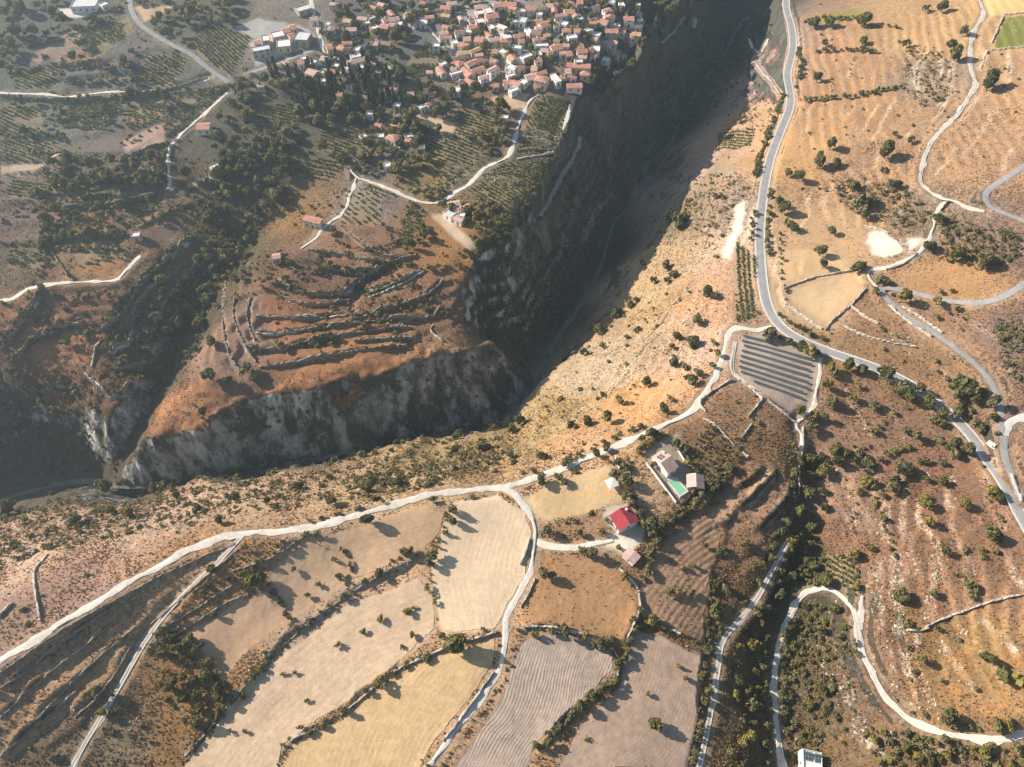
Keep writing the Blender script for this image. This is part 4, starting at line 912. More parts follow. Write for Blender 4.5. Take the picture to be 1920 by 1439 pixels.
for i, (p, l) in enumerate(WALLS): stone_wall(p, l, seed=100 + i)
TWALLS = []
for i, (pts, drop, reach, rock) in enumerate(TERR):
    if i < 24 or (24 <= i < 30) or 34 < i < 45:
        res = stone_wall(pts, None, 1.3 if i < 30 else .5, .75, False, 300 + i, 2.6)
        if res: tp = to_px(res[1], res[2], res[3]); TWALLS.append(dict(o=res[0], px=float(tp[0]), py=float(tp[1]), look='dry stone terrace wall'))
stone_wall([(1211,870),(1240,908),(1267,944)], 'long white garden wall left of the swimming pool', 1.4, .35, True)
stone_wall([(1153,858),(1161,880)], 'short white garden wall beside the orchard trees', 1.4, .35, True)
stone_wall([(1271,846),(1283,866)], 'short cream garden wall behind the villa', 1.3, .35, True)

def on_ground(px, py): return [float(a[0]) for a in cast(px, py)]
# ------------------------------------------------------------------ buildings
def wallmat(name, c): return rough_mat(name, tuple(.86 * x for x in c), c, .5, .03, coord='geo')
def tile_mat(name, c1, c2):
    m, nt, b = new_mat(name)
    tc = nd(nt, "TexCoord").outputs["Object"]
    w = nt.nodes.new("ShaderNodeTexWave"); w.wave_type = 'BANDS'; w.bands_direction = 'X'
    w.inputs["Scale"].default_value = 1.1; w.inputs["Distortion"].default_value = .3
    nt.links.new(tc, w.inputs["Vector"])
    pos = nd(nt, "NewGeometry").outputs["Position"]
    c = mixc(nt, maprange(nt, noise(nt, pos, .35, 5, .65), .34, .66, 0, 1), c1, c2)
    c = mixc(nt, .55, c, nt_val(nt, maprange(nt, noise(nt, pos, 1.9, 3), .3, .7, .7, 1.3)), 'MULTIPLY')
    c = mixc(nt, .3, c, nt_val(nt, maprange(nt, w.outputs["Fac"], 0, 1, .7, 1.1)), 'MULTIPLY')
    nt.links.new(c, b.inputs["Base Color"]); bump(nt, b, w.outputs["Fac"], .06)
    b.inputs["Roughness"].default_value = .85
    return m
RM = {'R': tile_mat("terracotta_tiles", (.50, .235, .165), (.64, .36, .27)), 'P': tile_mat("faded_pink_tiles", (.56, .36, .31), (.66, .47, .41)), 'Y': tile_mat("sandy_tiles", (.58, .36, .20), (.68, .45, .28)),
      'G': tile_mat("old_brown_tiles", (.26, .18, .15), (.36, .27, .23)), 'D': tile_mat("crimson_sheet", (.33, .05, .06), (.39, .07, .08)),
      'W': rough_mat("whitewashed_roof", (.66, .65, .62), (.80, .79, .76), .3, .02), 'T': rough_mat("teal_roof", (.30, .42, .42), (.40, .52, .52), .3, .02), 'S': rough_mat("pale_sheet_roof", (.50, .52, .52), (.66, .68, .68), .4, .03)}
WM = [wallmat("white_render", (.78, .76, .72)), wallmat("cream_render", (.70, .61, .47)), wallmat("village_stone", (.46, .40, .32)), wallmat("grey_render", (.55, .54, .51)), wallmat("pink_render", (.62, .45, .38))]
GLASS, gnt, gb = new_mat("dark_window_glass"); gb.inputs["Base Color"].default_value = (.045, .06, .07, 1); gb.inputs["Roughness"].default_value = .15; gb.inputs["Specular IOR Level"].default_value = .5
WOOD = rough_mat("brown_timber", (.12, .07, .04), (.20, .12, .07), 3, .02)
WINM = pymesh("window", *(lambda b: (b.v, b.f))(MB().box(-.5, .5, -.06, .05, -.6, .6))); WINM.materials.append(GLASS)
SILLM = pymesh("sill", *(lambda b: (b.v, b.f))(MB().box(-.62, .62, -.16, .04, -.74, -.62))); SILLM.materials.append(WM[0])
DOORM = pymesh("door", *(lambda b: (b.v, b.f))(MB().box(-.5, .5, -.07, .05, 0, 2.1))); DOORM.materials.append(WOOD)
FOOT = []          # footprints: x, y, radius
HOUSES = []
def house(x1, y1, x2, y2, w, roof='R', h=None, hip=False, wm=None, name='house', near=False, pitch=.36):
    """a building whose roof runs between two photo points; its size follows from the ground it stands on"""
    i = len(HOUSES); r = random.Random(i * 31 + 5)
    h = h or r.choice((2.8, 3.0, 3.2, 3.4, 4.6))
    mx, my = (x1 + x2) / 2, (y1 + y2) / 2
    gx, gy, g = [float(a[0]) for a in cast(mx, my)]
    for _ in range(6):
        gx, gy = [float(a) for a in unproj(mx, my, g + h + .6)]; g = float(samp(HG, gx, gy))
    ax, ay = unproj(x1, y1, g + h + .6); bx, by = unproj(x2, y2, g + h + .6)
    L = max(4.0, float(math.hypot(bx - ax, by - ay))); ang = math.atan2(by - ay, bx - ax)
    if ang > math.pi / 2: ang -= math.pi
    if ang < -math.pi / 2: ang += math.pi
    flat = roof in 'WTS' and not near
    root = empty(name, (gx, gy, g), ang)
    m = WM[wm] if wm is not None else WM[r.choice((0, 0, 0, 0, 1, 1, 2, 3, 4))]
    l, b = L / 2, w / 2
    wb = MB()
    if flat:
        wb.box(-l, l, -b, b, -3.0, h)
        wb.build('wall', m, root)
        rf = MB().box(-l + .18, l - .18, -b + .18, b - .18, h + .003, h + .10)
        ro = rf.build('roof', RM[roof], root)
        pb = MB()
        for a in ((-l, l, -b, -b + .2), (-l, l, b - .2, b), (-l, -l + .2, -b + .203, b - .203), (l - .2, l, -b + .203, b - .203)): pb.box(*a, h + .002, h + .55)
        pb.build('parapet', m, ro)
    else:
        rz = h + b * pitch
        if hip:
            wb.box(-l, l, -b, b, -3.0, h)
        else:
            V8 = [(-l, -b), (l, -b), (l, b), (-l, b)]
            n = 0
            wb.v = [(x, y, -3.0) for x, y in V8] + [(x, y, h) for x, y in V8] + [(-l, 0, rz), (l, 0, rz)]
            wb.f = [(0, 1, 5, 4), (2, 3, 7, 6), (1, 2, 6, 9, 5), (3, 0, 4, 8, 7)]
        wb.build('wall', m, root)
        o = .45 if near else .28; rb = MB(); e = h - o * pitch; t = .16
        L2, B2 = l + o, b + o
        rid = max(l - b, .3) if hip else L2
        for dz in (t, .02):
            rb.v += [(-L2, -B2, e + dz), (L2, -B2, e + dz), (L2, B2, e + dz), (-L2, B2, e + dz), (-rid, 0, rz + dz), (rid, 0, rz + dz)]
        rb.f = [(0, 1, 5, 4), (2, 3, 4, 5), (6, 10, 11, 7), (8, 11, 10, 9), (0, 6, 7, 1), (2, 8, 9, 3), (1, 7, 8, 2), (3, 9, 6, 0)]
        if hip: rb.f += [(1, 2, 5), (3, 0, 4), (7, 11, 8), (9, 10, 6)]
        else: rb.f = rb.f[:6] + [(1, 7, 11, 5), (2, 5, 11, 8), (0, 4, 10, 6), (3, 9, 10, 4)]
        ro = rb.build('roof', RM[roof], root)
        if r.random() < .4 and not near:
            cx_, cy_ = r.uniform(-l * .6, l * .6), b * .35
            zc = rz - abs(cy_) * pitch
            MB().box(cx_ - .3, cx_ + .3, cy_ - .3, cy_ + .3, zc - .3, zc + 1.1).build('chimney', m, ro)
    # windows and door on the outer walls
    st = 2 if h > 4.2 else 1
    nwin = max(1, min(4, int(L / 3.4)))
    for s in range(st):
        zc = 1.6 + s * 2.6
        for k in range(nwin):
            xk = -l + L * (k + .5) / nwin
            for sg in (-1, 1):
                if s == 0 and k == nwin // 2 and sg == -1:
                    d = obj('door', DOORM, None, root); d.location = (xk, -b, 0)
                    continue
                o_ = obj('window', WINM, None, root); o_.location = (xk, sg * b, zc); o_.rotation_euler = (0, 0, 0 if sg < 0 else math.pi)
                if near: p_ = obj('sill', SILLM, None, o_)
        for sg in (-1, 1):
            o_ = obj('window', WINM, None, root); o_.location = (sg * l, 0, zc); o_.rotation_euler = (0, 0, math.pi / 2 * (1 if sg > 0 else -1))
    FOOT.append((gx, gy, math.hypot(l, b) * .62))
    x0, x1_ = int(gx - l - GX0) - 2, int(gx + l - GX0) + 3; y0, y1_ = int(gy - l - GY0) - 2, int(gy + l - GY0) + 3
    HOUSES.append(dict(o=root, px=mx, py=my, roof=roof, L=L, w=w, h=h, hip=hip, name=name, flat=flat))
    return root
VILLAGE = """827,12,845,14,7,R;839,6,856,4,6,P;925,9,953,6,8,R;954,6,968,6,8,R;909,20,921,18,10,W;896,18,902,26,6,W;911,31,933,27,9,R;879,38,890,36,6,G;892,39,907,37,8,W;878,50,903,46,7,R;
862,30,866,36,4,P;853,61,870,59,7,G;832,69,847,69,4,R;868,72,882,71,8,P;891,72,907,74,9,R;908,59,920,67,5,R;917,75,936,71,6,P;939,75,956,73,7,R;929,46,948,53,6,W;940,58,955,71,6,W;916,50,925,60,5,W;860,82,878,84,8,R;
881,97,908,86,5,Y;850,109,877,101,5,G;847,79,858,77,7,W;936,92,950,97,7,W;852,113,867,120,9,RH;875,121,911,106,7,R;869,127,884,140,8,R;884,132,907,125,5,R;845,138,867,132,4,W;874,147,886,154,6,R;821,125,832,137,5,R;
826,120,836,116,5,W;845,168,863,167,8,W;800,196,825,183,5,R;899,146,914,142,6,P;916,133,932,125,6,P;921,111,930,113,6,R;857,155,868,151,6,G;802,134,808,134,4,P;950,131,968,137,6,W;950,142,967,138,4,W;966,130,981,124,7,R;
957,103,965,112,7,R;978,108,996,101,5,W;1001,113,1015,111,7,R;998,126,1007,127,8,Y;1005,99,1016,99,7,W;1014,92,1028,93,7,P;1028,100,1034,96,6,R;1032,90,1052,85,9,R;1003,84,1028,83,5,W;985,145,1003,141,9,P;1005,138,1024,133,5,R;
961,152,976,158,7,R;975,150,987,155,5,W;956,170,974,163,5,W;1004,150,1027,155,9,RH;1052,120,1107,123,7,R;1060,132,1070,132,9,P;1062,160,1091,159,7,R;1088,135,1107,136,8,RH;1035,138,1048,153,5,W;1048,145,1058,144,4,R;
1049,98,1062,97,5,Y;1061,100,1072,99,8,R;1081,95,1100,93,7,R;1083,86,1093,85,7,R;1085,105,1100,106,5,P;987,15,1003,14,8,R;1008,14,1023,13,6,G;1024,9,1037,9,8,P;1038,8,1040,22,5,R;1040,28,1063,26,5,R;1058,21,1077,20,8,R;
1066,8,1075,5,7,R;1077,25,1082,30,7,R;957,39,967,38,6,W;972,36,987,38,9,S;1004,39,1017,37,5,R;1012,47,1028,42,9,R;1005,52,1013,51,6,P;1038,45,1047,44,7,Y;1054,56,1070,55,6,R;1077,55,1088,56,7,R;1000,73,1022,70,4,R;
1019,66,1032,64,5,Y;972,76,982,75,7,R;1039,74,1050,76,5,G;997,58,1015,60,8,G;987,53,997,62,4,W;1055,84,1067,84,5,P;1140,18,1144,32,9,R;1122,38,1140,42,10,R;1105,41,1119,41,5,R;1169,45,1187,45,8,R;1189,47,1205,48,5,W;
1134,65,1158,66,8,R;1160,58,1173,59,6,R;1182,66,1202,66,8,R;1172,66,1180,67,8,G;1111,76,1120,78,7,Y;1109,90,1125,91,9,W;1108,93,1107,94,7,R;1129,92,1156,94,5,P;1144,78,1154,83,5,Y;1108,102,1117,103,7,R;1098,57,1111,53,4,W;
1143,45,1154,46,5,P;1151,57,1161,57,6,W;1084,30,1090,36,5,W;1166,100,1172,104,4,P;1176,81,1197,83,4,W;1083,3,1092,3,7,R;1164,4,1168,11,4,W;1146,2,1150,3,4,W;1193,8,1199,8,4,W;713,47,729,49,8,R;729,46,740,45,6,P;
762,24,772,29,8,R;770,36,783,42,8,R;785,40,801,40,8,W;749,61,760,61,7,R;788,18,802,18,6,R;788,3,797,3,7,R;697,48,707,52,7,W;636,86,645,91,7,R;646,87,657,86,7,S;664,91,675,92,7,W;652,118,686,108,6,P;615,131,633,132,8,R;
642,130,650,138,7,P;649,124,655,127,5,W;729,19,736,28,4,R;689,35,702,30,5,T;758,12,764,18,5,W;667,124,682,125,5,W;529,57,543,54,9,R;544,51,553,48,9,Y;542,66,549,64,7,R;509,66,531,61,10,W;490,72,504,70,10,W;518,82,544,79,12,W;
553,66,580,68,14,S;476,79,489,77,8,R;471,93,505,87,8,S;530,117,540,118,6,P;560,116,569,115,7,R;565,109,576,107,6,W;580,115,590,118,7,W;578,131,594,137,9,P;603,132,610,133,7,W;602,108,612,109,7,P;581,35,595,33,6,P;
612,88,622,86,8,R;556,18,580,11,9,S;617,54,624,52,5,P;611,43,617,44,4,W;733,239,753,238,10,RH;728,252,747,259,10,RH;708,254,720,253,5,W;758,254,774,252,6,W;761,261,770,262,4,R;737,277,745,279,6,P;676,256,685,253,4,W;
785,276,795,275,4,W;720,309,732,308,5,W;788,200,793,198,4,W;369,236,393,235,9,R;387,318,418,305,7,S;455,288,470,286,7,W;97,298,112,290,7,P;245,440,262,438,5,W;512,480,524,478,5,P;571,407,602,414,6,R;840,383,862,379,6,P;
853,387,869,390,6,P;858,393,880,384,5,R;838,392,853,401,9,S;859,400,872,402,5,W;854,406,868,412,5,P;1295,36,1306,35,5,T;482,160,494,158,4,P;598,200,606,204,4,R;944,218,950,219,4,W;135,5,182,3,16,S;190,5,197,9,6,W"""
for spec in VILLAGE.replace('\n', '').split(';'):
    p = spec.split(',')
    if len(p) != 6: continue
    c = [float(a) for a in p[:5]]; c[4] = max(3.4, c[4] * .78)
    house(*c, roof=p[5][0], hip=p[5].endswith('H'), h=3.2 if c[4] <= 4 else None)
# more small houses and outbuildings between the larger ones, as in the photo: tightly packed roofs
rv_ = random.Random(12); VP = [(625,5),(700,0),(830,0),(1205,0),(1205,95),(1095,155),(960,165),(860,160),(835,115),(790,60),(740,70),(700,105),(630,128)]
tries = 0; extra = 0
while extra < 50 and tries < 4000:
    tries += 1
    x = rv_.uniform(625, 1205); y = rv_.uniform(2, 165); ins = False
    for i in range(len(VP)):
        xa, ya = VP[i]; xb, yb = VP[(i + 1) % len(VP)]
        if (ya > y) != (yb > y) and x < (xb - xa) * (y - ya) / (yb - ya) + xa: ins = not ins
    if not ins: continue
    if any(abs(x - h_['px']) < 9 + h_['L'] and abs(y - h_['py']) < 7 for h_ in HOUSES): continue
    gx_, gy_, gz_ = on_ground(x, y)
    if samp(ROADMASK, gx_, gy_) > .2: continue
    hl = rv_.uniform(5, 10); sl_ = rv_.uniform(-4, 4)
    house(x - hl, y + sl_ * .5, x + hl, y - sl_ * .5, rv_.uniform(3.6, 5.4), roof=rv_.choice('RRRPPYGWWS'), h=rv_.choice((2.8, 3.0, 3.2, 4.6))); extra += 1
VP = [(560,95),(640,82),(760,150),(830,172),(760,230),(660,240),(560,150)]; tries = 0; extra = 0
while extra < 16 and tries < 1500:
    tries += 1
    x = rv_.uniform(560, 830); y = rv_.uniform(82, 240); ins = False
    for i in range(len(VP)):
        xa, ya = VP[i]; xb, yb = VP[(i + 1) % len(VP)]
        if (ya > y) != (yb > y) and x < (xb - xa) * (y - ya) / (yb - ya) + xa: ins = not ins
    if not ins or any(abs(x - h_['px']) < 16 + h_['L'] and abs(y - h_['py']) < 12 for h_ in HOUSES): continue
    house(x - 6, y + rv_.uniform(-2, 2), x + 6, y, rv_.uniform(3.6, 5), roof=rv_.choice('RRPPWG'), h=3.0); extra += 1
NV = len(HOUSES)
# buildings on the near side
farm = house(1162.5,958,1179.5,984,9.2, roof='D', h=3.6, wm=0, name='farmhouse', near=True, pitch=.42)
villa = house(1239,871,1256,859,9.6, roof='P', h=4.0, wm=0, name='villa', near=True, pitch=.42)
guest = house(1304,891,1305,913,6.6, roof='P', h=2.8, wm=1, name='guest_house', near=True, pitch=.45)
shed = house(1180,1046,1188,1037,5.2, roof='P', h=2.6, wm=0, name='garden_shed', near=True, pitch=.15)
barn = house(1506,1428,1542,1436,8.5, roof='W', h=4.2, wm=0, name='flat_roofed_house')
tag(farm, 'white farmhouse with a crimson two-pitch roof beside the pale yard', 'house'); tag(villa, 'white villa with a pink tiled roof and rooftop solar panels', 'house')
tag(guest, 'low pool house with a pink tiled roof right of the swimming pool', 'house'); tag(shed, 'tiny pink-roofed shed below the crimson farmhouse', 'shed'); tag(barn, 'flat white roofed house at the bottom edge beside the track', 'house')
PVM, pnt, pbs = new_mat("solar_glass")
ptc = nd(pnt, "TexCoord").outputs["Object"]; pbr = pnt.nodes.new("ShaderNodeTexBrick")
pnt.links.new(ptc, pbr.inputs["Vector"]); pbr.offset = 0
for k_, v_ in (("Color1", (.05, .07, .072, 1)), ("Color2", (.065, .088, .088, 1)), ("Mortar", (.30, .32, .33, 1)), ("Scale", 1.0), ("Mortar Size", .05), ("Brick Width", 1.05), ("Row Height", 1.25)): pbr.inputs[k_].default_value = v_
pnt.links.new(pbr.outputs["Color"], pbs.inputs["Base Color"]); pbs.inputs["Roughness"].default_value = .35; pbs.inputs["Specular IOR Level"].default_value = .4
STEEL = rough_mat("galvanised_steel", (.35, .36, .37), (.45, .46, .47), 1, 0)
# roof equipment: solar collectors and water tank of the villa, panels on the flat roofed house
def on_roof(root, x, y, z, w, d, tilt, name='solar_panel', mat=None):
    b = MB().box(-w / 2, w / 2, -d / 2, d / 2, 0, .06); o = b.build(name, mat or PVM, root); o.location = (x, y, z); o.rotation_euler = (tilt, 0, 0); return o
for k in range(2): on_roof(villa, -1.2 + k * 1.5, 2.4, 5.2, 1.2, 3.0, -.4)
MB().cyl(0, 0, 0, 1.3, .42, .42, 12).build('water_tank', WM[0], villa, True).location = (2.3, 3.2, 4.5)
for k in range(2): on_roof(barn, -1.2 + k * 3.4, 2.1, 4.6, 2.8, 3.0, .2)
on_roof(barn, 2.6, -2.4, 4.55, 2.6, 2.4, .15)
MB().box(-.5, .5, -.4, .4, 0, 1.2).build('chimney', WM[0], farm).location = (-2.6, 2.4, 4.2)
# verandah of the farmhouse: slab, posts
vb = MB().box(-5.2, 5.2, 4.9, 8.2, -1.0, .18).build('terrace_slab', M['concrete'], farm)
for k in range(4): MB().box(-4.9 + k * 3.1, -4.7 + k * 3.1, 7.8, 8.0, .18, 2.6).build('post', WM[0], farm)

# swimming pool
PWATER, wnt, wb_ = new_mat("pool_water")
wb_.inputs["Base Color"].default_value = (.22, .52, .34, 1); wb_.inputs["Roughness"].default_value = .08; wb_.inputs["Specular IOR Level"].default_value = .5
bump(wnt, wb_, noise(wnt, nd(wnt, "NewGeometry").outputs["Position"], 1.2, 2), .02)
pa, pb_ = on_ground(1262,903), on_ground(1280,925)
pang = math.atan2(pb_[1] - pa[1], pb_[0] - pa[0]); plen = math.hypot(pb_[1] - pa[1], pb_[0] - pa[0])
pool = empty('swimming_pool', ((pa[0] + pb_[0]) / 2, (pa[1] + pb_[1]) / 2, max(pa[2], pb_[2]) + .1), pang)
tag(pool, 'rectangular swimming pool of green water with pale coping beside the villa', 'pool')
l, w = plen / 2 + .4, 1.8
MB().box(-l, l, -w, w, -1.5, .05).build('water', PWATER, pool)
cb = MB()
for a in ((-l - .6, l + .6, -w - .6, -w + .01), (-l - .6, l + .6, w - .01, w + .6), (-l - .6, -l + .01, -w + .01, w - .01), (l - .01, l + .6, -w + .01, w - .01)): cb.box(*a, -1.4, .16)
cb.build('coping', M['concrete'], pool)
for s in (-.35, .35): MB().box(-l - .2, -l - .12, s - .04, s + .04, .16, .9).build('ladder_rail', STEEL, pool)
MB().box(-l - 2.6, -l - .85, -1.6, 1.2, -1.2, .14).build('deck', M['concrete'], pool)

# white canopy on posts by the orchard
cx_, cy_, cz_ = on_ground(1146, 911)
can = empty('garden_canopy', (cx_, cy_, cz_), .45); tag(can, 'square white canopy on posts in the tan field left of the orchard', 'canopy')
rb = MB(); s = 2.3
rb.v = [(-s, -s, 2.4), (s, -s, 2.4), (s, s, 2.4), (-s, s, 2.4), (0, 0, 2.95), (-s, -s, 2.25), (s, -s, 2.25), (s, s, 2.25), (-s, s, 2.25)]
rb.f = [(0, 1, 4), (1, 2, 4), (2, 3, 4), (3, 0, 4), (0, 5, 6, 1), (1, 6, 7, 2), (2, 7, 8, 3), (3, 8, 5, 0)]
rb.build('canopy_cloth', RM['W'], can)
for sx_ in (-1, 1):
    for sy_ in (-1, 1): MB().box(sx_ * 2.1 - .06, sx_ * 2.1 + .06, sy_ * 2.1 - .06, sy_ * 2.1 + .06, -.3, 2.3).build('post', STEEL, can)

# rows of solar panels in the fenced plot (left end and right end in the photo)
PVROWS = [((1393,632),(1448,645)),((1391,641),(1522,676)),((1395,650),(1521,686)),((1389,659),(1519,697)),((1387,669),(1517,708)),((1386,679),(1515,719)),((1385,689),(1514,730)),((1389,699),(1505,738)),((1413,717),(1503,749))]
ORD = ['top', 'second', 'third', 'fourth', 'fifth', 'sixth', 'seventh', 'eighth', 'ninth', 'tenth', 'eleventh', 'twelfth']
for i, (A, B) in enumerate(PVROWS):
    a, b = on_ground(*A), on_ground(*B)
    L = math.hypot(b[0] - a[0], b[1] - a[1]); n = max(2, round(L / 1.05)); L = n * 1.05
    zm = (a[2] + b[2]) / 2; sl = math.atan2(b[2] - a[2], L)
    root = empty('solar_panel_row', ((a[0] + b[0]) / 2, (a[1] + b[1]) / 2, zm), math.atan2(b[1] - a[1], b[0] - a[0])); root.rotation_euler[1] = -sl
    o = MB().box(0, L, 0, 1.25, 0, .05).build('panel_table', PVM, root); o.location = (-L / 2, -.58, .62); o.rotation_euler = (math.radians(22), 0, 0)
    rl = MB().box(-L / 2, L / 2, -.05, .05, .78, .83).build('rail', STEEL, root)
    for k in range(0, n + 1, 4): MB().box(-.05, .05, -.05, .05, -.6, .77).build('post', STEEL, root).location = (-L / 2 + k * 1.05, 0, 0)
    tag(root, f'{ORD[i]} row of dark solar panels' + (', short, by the road junction' if i == 0 else ', counted from the road junction'), 'solar panels', 'solar panel rows in the fenced plot')
# white van parked at the junction on the right
vx, vy, vz = on_ground(1858, 838)
van = empty('parked_van', (vx, vy, vz), -.9); tag(van, 'white van parked beside the junction at the right edge', 'van')
bb = MB(); prof = [(-2.3, .35), (2.3, .35), (2.35, 1.0), (1.6, 1.15), (.95, 1.95), (-2.25, 2.0)]
bb.v = [(x, y, z) for y in (-.9, .9) for x, z in prof]; n6 = len(prof)
bb.f = [tuple(range(n6)), tuple(range(2 * n6 - 1, n6 - 1, -1))] + [(i, n6 + i, n6 + (i + 1) % n6, (i + 1) % n6) for i in range(n6)]
vbdy = bb.build('body', WM[0], van)
MB().quad((1.58, -.8, 1.19), (1.58, .8, 1.19), (1.0, .8, 1.90), (1.0, -.8, 1.90)).build('windscreen', GLASS, van)
for sy_ in (-.915, .915): MB().box(.1, 1.0, sy_ - .01, sy_ + .01, 1.2, 1.75).build('side_window', GLASS, van)
for sx_ in (-1.5, 1.5):
    for sy_ in (-.85, .85):
        w_ = MB().cyl(0, 0, -.11, .11, .34, .34, 12).build('wheel', PVM, van); w_.location = (sx_, sy_, .34); w_.rotation_euler = (math.pi / 2, 0, 0)
print('buildings', len(HOUSES), round(time.time() - T0, 1))
# ------------------------------------------------------------------ foliage
def crown_arrays(kind, seed, nq):
    """leaf clusters spread over several lobes; unit crown about 1 wide each way, standing on z = 0"""
    r = np.random.default_rng(seed)
    if kind == 'cyp':
        zc = r.uniform(.25, 4.6, nq); rad = .62 * np.clip(1 - ((zc - 1.6) / 3.2) ** 2, .06, 1) ** .6 * r.uniform(.7, 1.05, nq)
        th = r.uniform(0, 2 * np.pi, nq)
        C = np.column_stack([rad * np.cos(th), rad * np.sin(th), zc]); N = np.column_stack([np.cos(th), np.sin(th), np.full(nq, .35)]); sz = .24
    else:
        nl = int(r.integers(4, 11)) if kind != 'shrub' else int(r.integers(3, 6))
        th = r.uniform(0, 2 * np.pi, nl); rr = r.uniform(.2, .75, nl)
        lz = r.uniform(.75, 1.35, nl) if kind != 'shrub' else r.uniform(.25, .5, nl)
        lobes = np.column_stack([rr * np.cos(th), rr * np.sin(th), lz]); lr = r.uniform(.24, .56, nl)
        if kind == 'shrub': lr *= .85
        lobes = np.vstack([lobes, [0, 0, 1.2 if kind != 'shrub' else .4]]); lr = np.append(lr, .62 if kind != 'shrub' else .5)
        k = r.integers(0, nl + 1, nq)
        N = r.normal(size=(nq, 3)); N[:, 2] = N[:, 2] * .8 + .25; N /= np.linalg.norm(N, axis=1)[:, None]
        C = lobes[k] + N * lr[k][:, None] * r.uniform(.7, 1.08, nq)[:, None] * np.array([1, 1, .85])
        sz = .20 if kind == 'olive' else (.26 if kind == 'shrub' else .21)
        if nq < 60: sz *= 1.6
        C[:, 2] = np.maximum(C[:, 2], .08 if kind == 'shrub' else .3)
    N = N + r.normal(0, .45, (nq, 3)); N /= np.linalg.norm(N, axis=1)[:, None]
    t = np.cross(N, r.normal(size=(nq, 3))); t /= np.linalg.norm(t, axis=1)[:, None]; b = np.cross(N, t)
    s = sz * r.uniform(.6, 1.25, (nq, 1)); a = r.uniform(.55, 1.0, (nq, 1))
    q = np.stack([C - t * s - b * s * a * .7, C + t * s * .8 - b * s * a, C + t * s + b * s * a * .75, C - t * s * .7 + b * s * a], 1)
    return q.reshape(-1, 3), np.arange(nq * 4).reshape(-1, 4)
def trunk_mesh(tall):
    b = MB(); b.cyl(0, 0, -.35, .75 if not tall else 1.0, .085, .055, 7)
    for k in range(3):
        a = k * 2.1 + .4; n = len(b.v)
        p0 = Vector((0, 0, .6)); p1 = Vector((.38 * math.cos(a), .38 * math.sin(a), 1.05))
        for p, r_ in ((p0, .045), (p1, .02)):
            b.v += [(p.x + r_ * math.cos(i * 2.094), p.y + r_ * math.sin(i * 2.094), p.z) for i in range(3)]
        b.f += [(n, n + 1, n + 4, n + 3), (n + 1, n + 2, n + 5, n + 4), (n + 2, n, n + 3, n + 5)]
    return pymesh("trunk", b.v, b.f)
KIND = {'o': ('olive_tree', 'olive', 'olive', 330), 'b': ('evergreen_tree', 'broad', 'broad', 380), 'g': ('yellowing_tree', 'broad', 'gold', 330), 'c': ('cypress_tree', 'cyp', 'cyp', 200), 's': ('shrub', 'shrub', 'scrub', 110)}
CROWN = {}
for k, (nm, sh, mt, nq) in KIND.items():
    L_ = []
    for v_ in range(8):
        vv, qq = crown_arrays(sh, ord(k) * 10 + v_, nq)
        me = npmesh("foliage" if k == 's' else "crown", vv, qq); me.materials.append(M[mt]); L_.append(me)
    CROWN[k] = L_
TRUNK = trunk_mesh(False); TRUNK.materials.append(M['bark'])

PLANTS = []        # dicts: kind, x, y, z, radius (m), px, py
def px_per_m(x, y, z): return F_PX / (y * CP + (CAM_Z - z) * SP)
def ground_ok(x, y, allow=False):
    if samp(ROADMASK, x, y) > .3: return False
    for fx, fy, fr in FOOT:
        if (x - fx) ** 2 + (y - fy) ** 2 < fr * fr: return False
    return allow or samp(NOGROW, x, y) < .4
def plant_px(px, py, dpx, kind, jitter=0):
    """one plant whose crown centre shows at (px, py) with the given width in photo pixels"""
    x, y, z = on_ground(px, py)
    rad = dpx / 2 / px_per_m(x, y, z)
    hc = rad * (1.15 if kind != 's' else .4)
    if kind == 'c': hc = rad * 3
    for _ in range(4):
        x, y = [float(a) for a in unproj(px, py, z + hc)]; z = float(samp(HG, x, y))
    PLANTS.append(dict(k=kind, x=x, y=y, z=z, r=rad, px=px, py=py)); return True
def scatter(poly, n, kinds, dmin, dmax, seed, allow=False, gap=.8):
    """plants spread over a patch of ground outlined in the photo; sizes in metres"""
    P = poly_world(poly); r = random.Random(seed); done = 0; tries = 0
    got = []
    while done < n and tries < n * 12:
        tries += 1
        x = r.uniform(P[:, 0].min(), P[:, 0].max()); y = r.uniform(P[:, 1].min(), P[:, 1].max())
        ins = False
        for i in range(len(P)):
            xa, ya = P[i]; xb, yb = P[(i + 1) % len(P)]
            if (ya > y) != (yb > y) and x < (xb - xa) * (y - ya) / (yb - ya) + xa: ins = not ins
        if not ins or not ground_ok(x, y, allow): continue
        rad = (dmin + (dmax - dmin) * r.random() ** 1.6) / 2
        if any((x - a) ** 2 + (y - b) ** 2 < (gap * (rad + c)) ** 2 for a, b, c in got[-400:]): continue
        got.append((x, y, rad)); z = float(samp(HG, x, y)); k = r.choice(kinds)
        if k == 'c': rad = min(rad, 1.3)
        p = to_px(x, y, z + rad)
        PLANTS.append(dict(k=k, x=x, y=y, z=z, r=rad, px=float(p[0]), py=float(p[1]))); done += 1
def hedge(line, space, kinds, dmin, dmax, seed, off=1.0):
    P = resample(poly_world(line), space); r = random.Random(seed)
    for x, y in P:
        if r.random() < .12: continue
        x += r.uniform(-off, off); y += r.uniform(-off, off)
        if samp(ROADMASK, x, y) > .3: continue
        rad = r.uniform(dmin, dmax) / 2; z = float(samp(HG, x, y)); p = to_px(x, y, z + rad)
        PLANTS.append(dict(k=r.choice(kinds), x=float(x), y=float(y), z=z, r=rad, px=float(p[0]), py=float(p[1])))

